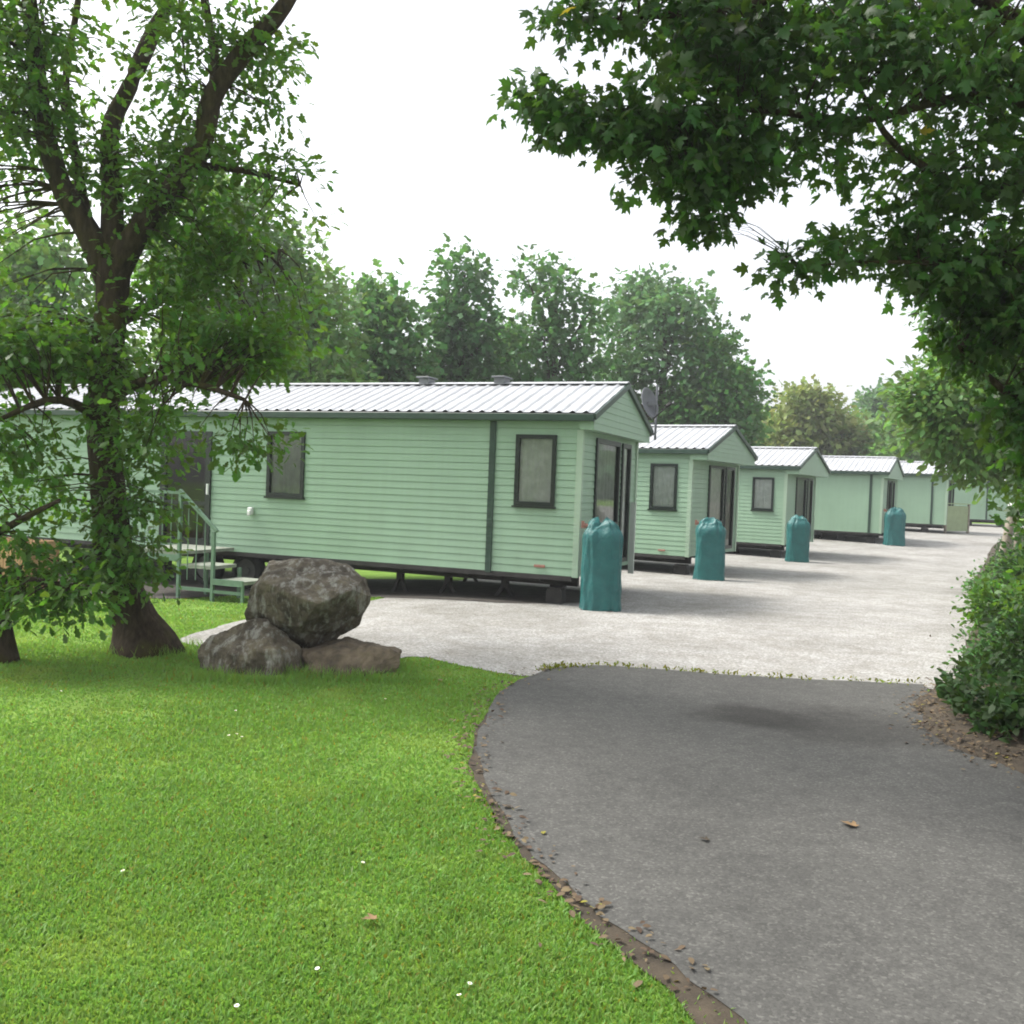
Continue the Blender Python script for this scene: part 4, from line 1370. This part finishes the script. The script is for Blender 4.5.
# creeping plants on the bank
P, D = [], []
for _ in range(26000):
    s = random.uniform(0, len(edge) - 2); off = abs(random.gauss(0, 1.2)) + .26
    p = bank_pt(s, off)
    dn = noise.noise((p.x * .9, p.y * .9, 2))
    if dn < -.25 and off < .9: continue
    P.append((p.x, p.y, p.z + random.uniform(.02, .30) * (1 + dn)))
    D.append((random.gauss(-.5, .5), random.gauss(-.3, .5), .5))
V, F_ = leaves(np.array(P), np.array(D), .075, 'oval', .6, .4, .1)
o = mesh_from('ground_cover', V, F_, L['lowshrub']); tag(o, 'creeping green plants spread over the right bank', 'ground cover', kind='stuff')


def shrub(label, x, y, z, w, h, leafm, kind, size, nstem, per=20, group='shrubs on the right bank', name='shrub', lean=(0, 0)):
    root = empty(name, (x, y, z))
    tag(root, label, 'shrub', group)
    mb = MB()
    C, D = [], []
    for k in range(nstem):
        a = random.uniform(0, 6.28); r = w * math.sqrt(random.uniform(.02, 1)) * .95
        tip = Vector((r * math.cos(a) + lean[0], r * math.sin(a) + lean[1], h * random.uniform(.55, 1.0) * (1 - .35 * (r / w) ** 2)))
        b_ = Vector((random.uniform(-.12, .12) * w, random.uniform(-.12, .12) * w, -.05))
        m_ = b_.lerp(tip, .5) + Vector((0, 0, .12 * h))
        mb.tube([b_, m_, tip], [.014, .010, .004], 5, cap=False)
        for t in (.35, .5, .65, .8, .92, 1.0):
            q = b_.lerp(m_, t * 2) if t < .5 else m_.lerp(tip, t * 2 - 1)
            C.append(q); D.append((tip - b_).normalized())
    mb.build('stems', M['bark2'], root, smooth=True)
    C = np.array([tuple(c) for c in C]); D = np.array([tuple(d) for d in D])
    rep = np.repeat(np.arange(len(C)), per)
    off = rng.normal(0, .10 + .05 * w, (len(rep), 3))
    V, F_ = leaves(C[rep] + off, D[rep] * .4 + off * 4, size, kind, .8, .45, .3)
    mesh_from('foliage', V, F_, leafm, root)
    return root


def on_bank(px, py, Y, **k): return at(px, py, Y)


for (label, px, py, Y, w, h, lm, kd, sz, ns) in [
    ('dark green shrub nearest the road on the right bank', 1050, 705, 7.6, .42, .56, 'lowshrub', 'oval', .055, 30),
    ('low leafy shrub at the corner where gravel meets the road', 1000, 690, 8.6, .28, .28, 'mid', 'oval', .05, 20),
    ('upright broad leaved shrub at the right edge above the gravel', 1060, 650, 9.6, .44, .9, 'main', 'oval', .075, 34),
    ('bushy shrub behind the upright shrub at the right edge', 1055, 622, 12.5, .6, .8, 'lowshrub', 'oval', .08, 34),
    ('pale low shrub at the foot of the weathered posts', 1030, 590, 17.5, .6, .5, 'light', 'oval', .08, 20),
    ('small bushy shrub on the bank edge between the gravel and the upright shrub', 1006, 628, 12.0, .42, .5, 'main', 'oval', .07, 26),
    ('low straggling shrub on the gravel edge below the weathered posts', 996, 597, 16.0, .5, .42, 'mid', 'oval', .07, 24),
    ('tall dark shrub at the frame edge under the sycamore', 1080, 560, 10.5, .6, 2.2, 'near', 'oval', .08, 50),
]:
    p = at(px, py, Y)
    i = min(range(len(edge)), key=lambda j: (edge[j] - Vector((p.x, p.y))).length)
    off = (edge[i] - Vector((p.x, p.y))).length
    zz = gz(p.x, p.y) + float(np.interp(off, [a for a, _ in prof_b], [b for _, b in prof_b]))
    shrub(label, p.x, p.y, zz - .02, w, h, L[lm], kd, sz, ns)

# weathered posts on the bank
for (px, py, Y, H, lean, r, lab) in [(1003, 562, 21.5, 1.25, .16, .10, 'thick weathered leaning post with a pale cut top on the right bank'), (1016, 562, 21.0, 1.05, -.03, .045, 'thin grey upright post beside the leaning post on the bank')]:
    p = at(px, py, Y)
    root = empty('wooden_post', (p.x, p.y, p.z))
    tag(root, lab, 'post')
    mb = MB(); mb.tube([(0, 0, -.6), (lean * .2, 0, .2 * H), (lean * .6, 0, .6 * H), (lean, 0, H)], [r * 1.3, r * 1.15, r, r * .9], 10, wob=.3)
    mb.build('shaft', M['oldwood'], root, smooth=True)
    mb = MB(); mb.tube([(lean, 0, H), (lean + .005, 0, H + .06), (lean, 0, H + .10)], [r * 1.05, r * 1.1, r * .7], 10)
    mb.build('cut_top', M['white'], root, smooth=True)

# moss and weeds where gravel meets the tarmac
P, D = [], []
for i, (x, y) in enumerate(far_edge):
    dn = noise.noise((x * 1.6, y, 5))
    for _ in range(int(8 + 60 * max(0, dn + .1))):
        P.append((x + random.uniform(-.08, .08), y + random.gauss(.03, .06), .012 + abs(random.gauss(0, .006))))
        D.append((random.gauss(0, .6), random.gauss(0, .6), 1))
V, F_ = leaves(np.array(P), np.array(D), .03, 'oval', .8, .5, 0)
o = mesh_from('moss', V, F_, M['moss']); tag(o, 'yellow green moss growing along the joint of tarmac and gravel', 'moss', kind='stuff')

# ------------------------------------------------------------------ grass blades
def grass_pts(n, x0, x1, y0, y1, dens_pow):
    u = rng.uniform(0, 1, n)
    y = y0 * (y1 / y0) ** (u ** dens_pow)
    x = rng.uniform(x0, x1, n) * 1.0
    return np.stack([x, y], 1)


Pn = []
for (n, y0, y1) in ((150000, 2.6, 5.2), (120000, 5.2, 9.0), (60000, 9.0, 13.2), (26000, 13.2, 15.6)):
    y = rng.uniform(y0, y1, n)
    x = rng.uniform(-.62, .30, n) * y
    Pn.append(np.stack([x, y], 1))
Pn = np.concatenate(Pn)
bad = pip(soil_poly, Pn) & (rng.uniform(0, 1, len(Pn)) > .06)
bad |= pip(road_poly, Pn) | pip(gravel_poly, Pn) | pip(pad, Pn)
Pn = Pn[~bad]
pn = np.array([noise.noise((a * .8, b * .8, 0)) + .5 * noise.noise((a * 3, b * 3, 7)) for a, b in Pn])
keep = rng.uniform(0, 1, len(Pn)) < .78 + .5 * pn
Pn, pn = Pn[keep], pn[keep]
n = len(Pn)
Z = np.array([gz(a, b) for a, b in Pn])
h = (.016 + .008 * rng.uniform(-1, 1, n)) * (1 + .45 * pn) * (1 + .03 * Pn[:, 1])
wd = .0026 + .0006 * Pn[:, 1]
a = rng.uniform(0, 2 * np.pi, n)
lx, ly = rng.normal(0, .55, n) * h, rng.normal(0, .55, n) * h
bx, by = np.cos(a) * wd, np.sin(a) * wd
B0 = np.stack([Pn[:, 0] - bx, Pn[:, 1] - by, Z - .002], 1)
B1 = np.stack([Pn[:, 0] + bx, Pn[:, 1] + by, Z - .002], 1)
M0 = np.stack([Pn[:, 0] - bx * .8 + lx * .4, Pn[:, 1] - by * .8 + ly * .4, Z + h * .6], 1)
M1 = np.stack([Pn[:, 0] + bx * .8 + lx * .4, Pn[:, 1] + by * .8 + ly * .4, Z + h * .6], 1)
T0 = np.stack([Pn[:, 0] + lx, Pn[:, 1] + ly, Z + h], 1)
V = np.stack([B0, B1, M1, M0, T0], 1).reshape(-1, 3)
k = (np.arange(n) * 5)[:, None]
o = mesh_from('grass', V, [k + np.array([[0, 1, 2, 3]]), k + np.array([[3, 2, 4]])], M['grass'])
tag(o, 'short mown grass covering the lawn', 'grass', kind='stuff')

# tufts of longer grass at the foot of rocks and trunk
P = []
for (px, py, r, n) in ((205, 678, .12, 160), (250, 683, .3, 420), (300, 676, .15, 200), (350, 680, .3, 420), (398, 672, .12, 180), (140, 656, .4, 400), (185, 648, .15, 120)):
    c = ground(px, py)
    for _ in range(n): P.append((c.x + random.gauss(0, r), c.y + random.gauss(0, .06), random.uniform(.06, .13)))
P = np.array(P); n = len(P)
Z = np.array([gz(a, b) for a, b in P[:, :2]]); h = P[:, 2]; a = rng.uniform(0, 6.28, n)
bx, by = np.cos(a) * .005, np.sin(a) * .005; lx, ly = rng.normal(0, .4, n) * h, rng.normal(0, .4, n) * h
V = np.stack([np.stack([P[:, 0] - bx, P[:, 1] - by, Z], 1), np.stack([P[:, 0] + bx, P[:, 1] + by, Z], 1), np.stack([P[:, 0] + lx, P[:, 1] + ly, Z + h], 1)], 1).reshape(-1, 3)
o = mesh_from('long_grass', V, [(np.arange(n) * 3)[:, None] + np.array([[0, 1, 2]])], M['grass'])
tag(o, 'longer grass left unmown round the boulders and the tree foot', 'grass', kind='stuff')

# ------------------------------------------------------------------ daisies and stray leaves
def daisy_mesh():
    st_, pe, ce = MB(), MB(), MB()
    st_.tube([(0, 0, 0), (.004, 0, .025), (.002, .002, .05)], .0012, 5)
    for i in range(12):
        a = i * math.pi / 6
        ca, sa = math.cos(a), math.sin(a)
        q = lambda r, w, z: (r * ca - w * sa, r * sa + w * ca, z)
        pe.add([q(.003, -.002, .05), q(.010, -.003, .053), q(.014, 0, .052), q(.010, .003, .053), q(.003, .002, .05)], [(0, 1, 2, 3, 4)])
    ce.tube([(0, 0, .049), (0, 0, .054), (0, 0, .056)], [.005, .004, .001], 8)
    return st_, pe, ce


proto = None
for (px, py) in ((230, 741), (236, 740), (242, 743), (235, 716), (385, 704), (361, 871), (319, 979), (237, 1017), (467, 995), (60, 696), (125, 880), (461, 1008)):
    p = ground(px, py)
    if proto is None:
        r_ = empty('daisy', p)
        a, b_, c = daisy_mesh()
        a.build('stem', M['moss'], r_); b_.build('petals', M['petal'], r_); c.build('centre', M['pollen'], r_)
        proto = r_
    else:
        r_ = proto.copy(); col.objects.link(r_); r_.location = p
        for ch in list(proto.children):
            d = ch.copy(); col.objects.link(d); d.parent = r_
    r_.scale = (.65, .65, .8)
    r_.rotation_euler = (random.uniform(-.3, .1), random.uniform(-.2, .2), random.uniform(0, 6))
    tag(r_, 'small white daisy growing in the mown lawn', 'daisy', 'daisies in the lawn')


def stray(px, py, size, label, mat_, rz, dz):
    p = ground(px, py)
    mb = MB()
    T, F = TM['maple']
    mb.add([(x * size, (y - .4) * size, abs(x) * .25 * size + .12 * size * (y - .3) ** 2 + .002) for x, y, z in T], F)
    o = mb.build('fallen_leaf', mat_)
    o.location = p + Vector((0, 0, dz)); o.rotation_euler = (.05, .1, rz)
    tag(o, label, 'leaf')


stray(849, 829, .085, 'dry tan leaf lying on the open tarmac of the road', M['litter_tan'], .8, .022)
stray(370, 927, .06, 'curled brown leaf lying on the lawn in the foreground', M['litter_tan'], 2.0, .03)
stray(704, 844, .05, 'tiny dark leaf on the road left of the tan leaf', M['soil'], 1.1, .022)
stray(441, 684, .07, 'brown leaf on the grass just right of the boulders', M['litter_tan'], 2.6, .03)

# ------------------------------------------------------------------ air
mb = MB(); mb.box(-402, 402, -62, 602, -1.3, 16)
hz = mb.build('haze', [])
m = bpy.data.materials.new('haze'); m.use_nodes = True; nt = m.node_tree
nt.nodes.remove(nt.nodes['Principled BSDF'])
pvn = nt.nodes.new('ShaderNodeVolumePrincipled')
pvn.inputs['Color'].default_value = (.93, .95, .97, 1)
pvn.inputs['Density'].default_value = HAZE
pvn.inputs['Anisotropy'].default_value = .2
nt.links.new(pvn.outputs[0], nt.nodes['Material Output'].inputs['Volume'])
hz.data.materials.append(m)
tag(hz, 'thin pale summer haze over the whole site', 'haze', kind='stuff')

# ------------------------------------------------------------------ light
w = bpy.data.worlds.new('World')
sc.world = w
w.use_nodes = True
nt = w.node_tree
bg = nt.nodes['Background']
sky = nt.nodes.new('ShaderNodeTexSky')
sky.sky_type = 'NISHITA'
sky.sun_disc = False
EL, AZ = R(54), R(-76)       # azimuth from +Y towards +X
sky.sun_elevation = EL
sky.sun_rotation = AZ
sky.air_density = 1.0
sky.dust_density = 4.0
sky.ozone_density = 1.0
# overcast: thin even cloud takes most of the blue out of the sky
hs = nt.nodes.new('ShaderNodeHueSaturation')
hs.inputs['Saturation'].default_value = .22
hs.inputs['Value'].default_value = 1.0
nt.links.new(sky.outputs[0], hs.inputs['Color'])
nt.links.new(hs.outputs[0], bg.inputs['Color'])
bg.inputs['Strength'].default_value = .15
sd_ = bpy.data.lights.new('sun', 'SUN')
sd_.energy = 1.5
sd_.angle = R(11)
sd_.color = (1, .96, .9)
so = bpy.data.objects.new('sun', sd_)
col.objects.link(so)
dv = Vector((math.sin(AZ) * math.cos(EL), math.cos(AZ) * math.cos(EL), math.sin(EL)))
so.rotation_euler = dv.to_track_quat('Z', 'Y').to_euler()

# ------------------------------------------------------------------ render settings
sc.view_settings.view_transform = 'Standard'
sc.view_settings.look = 'None'
sc.view_settings.exposure = 1.25
sc.view_settings.gamma = 1
sc.render.engine = 'CYCLES'
sc.cycles.max_bounces = 8
sc.cycles.transparent_max_bounces = 8
sc.cycles.filter_width = 1.9
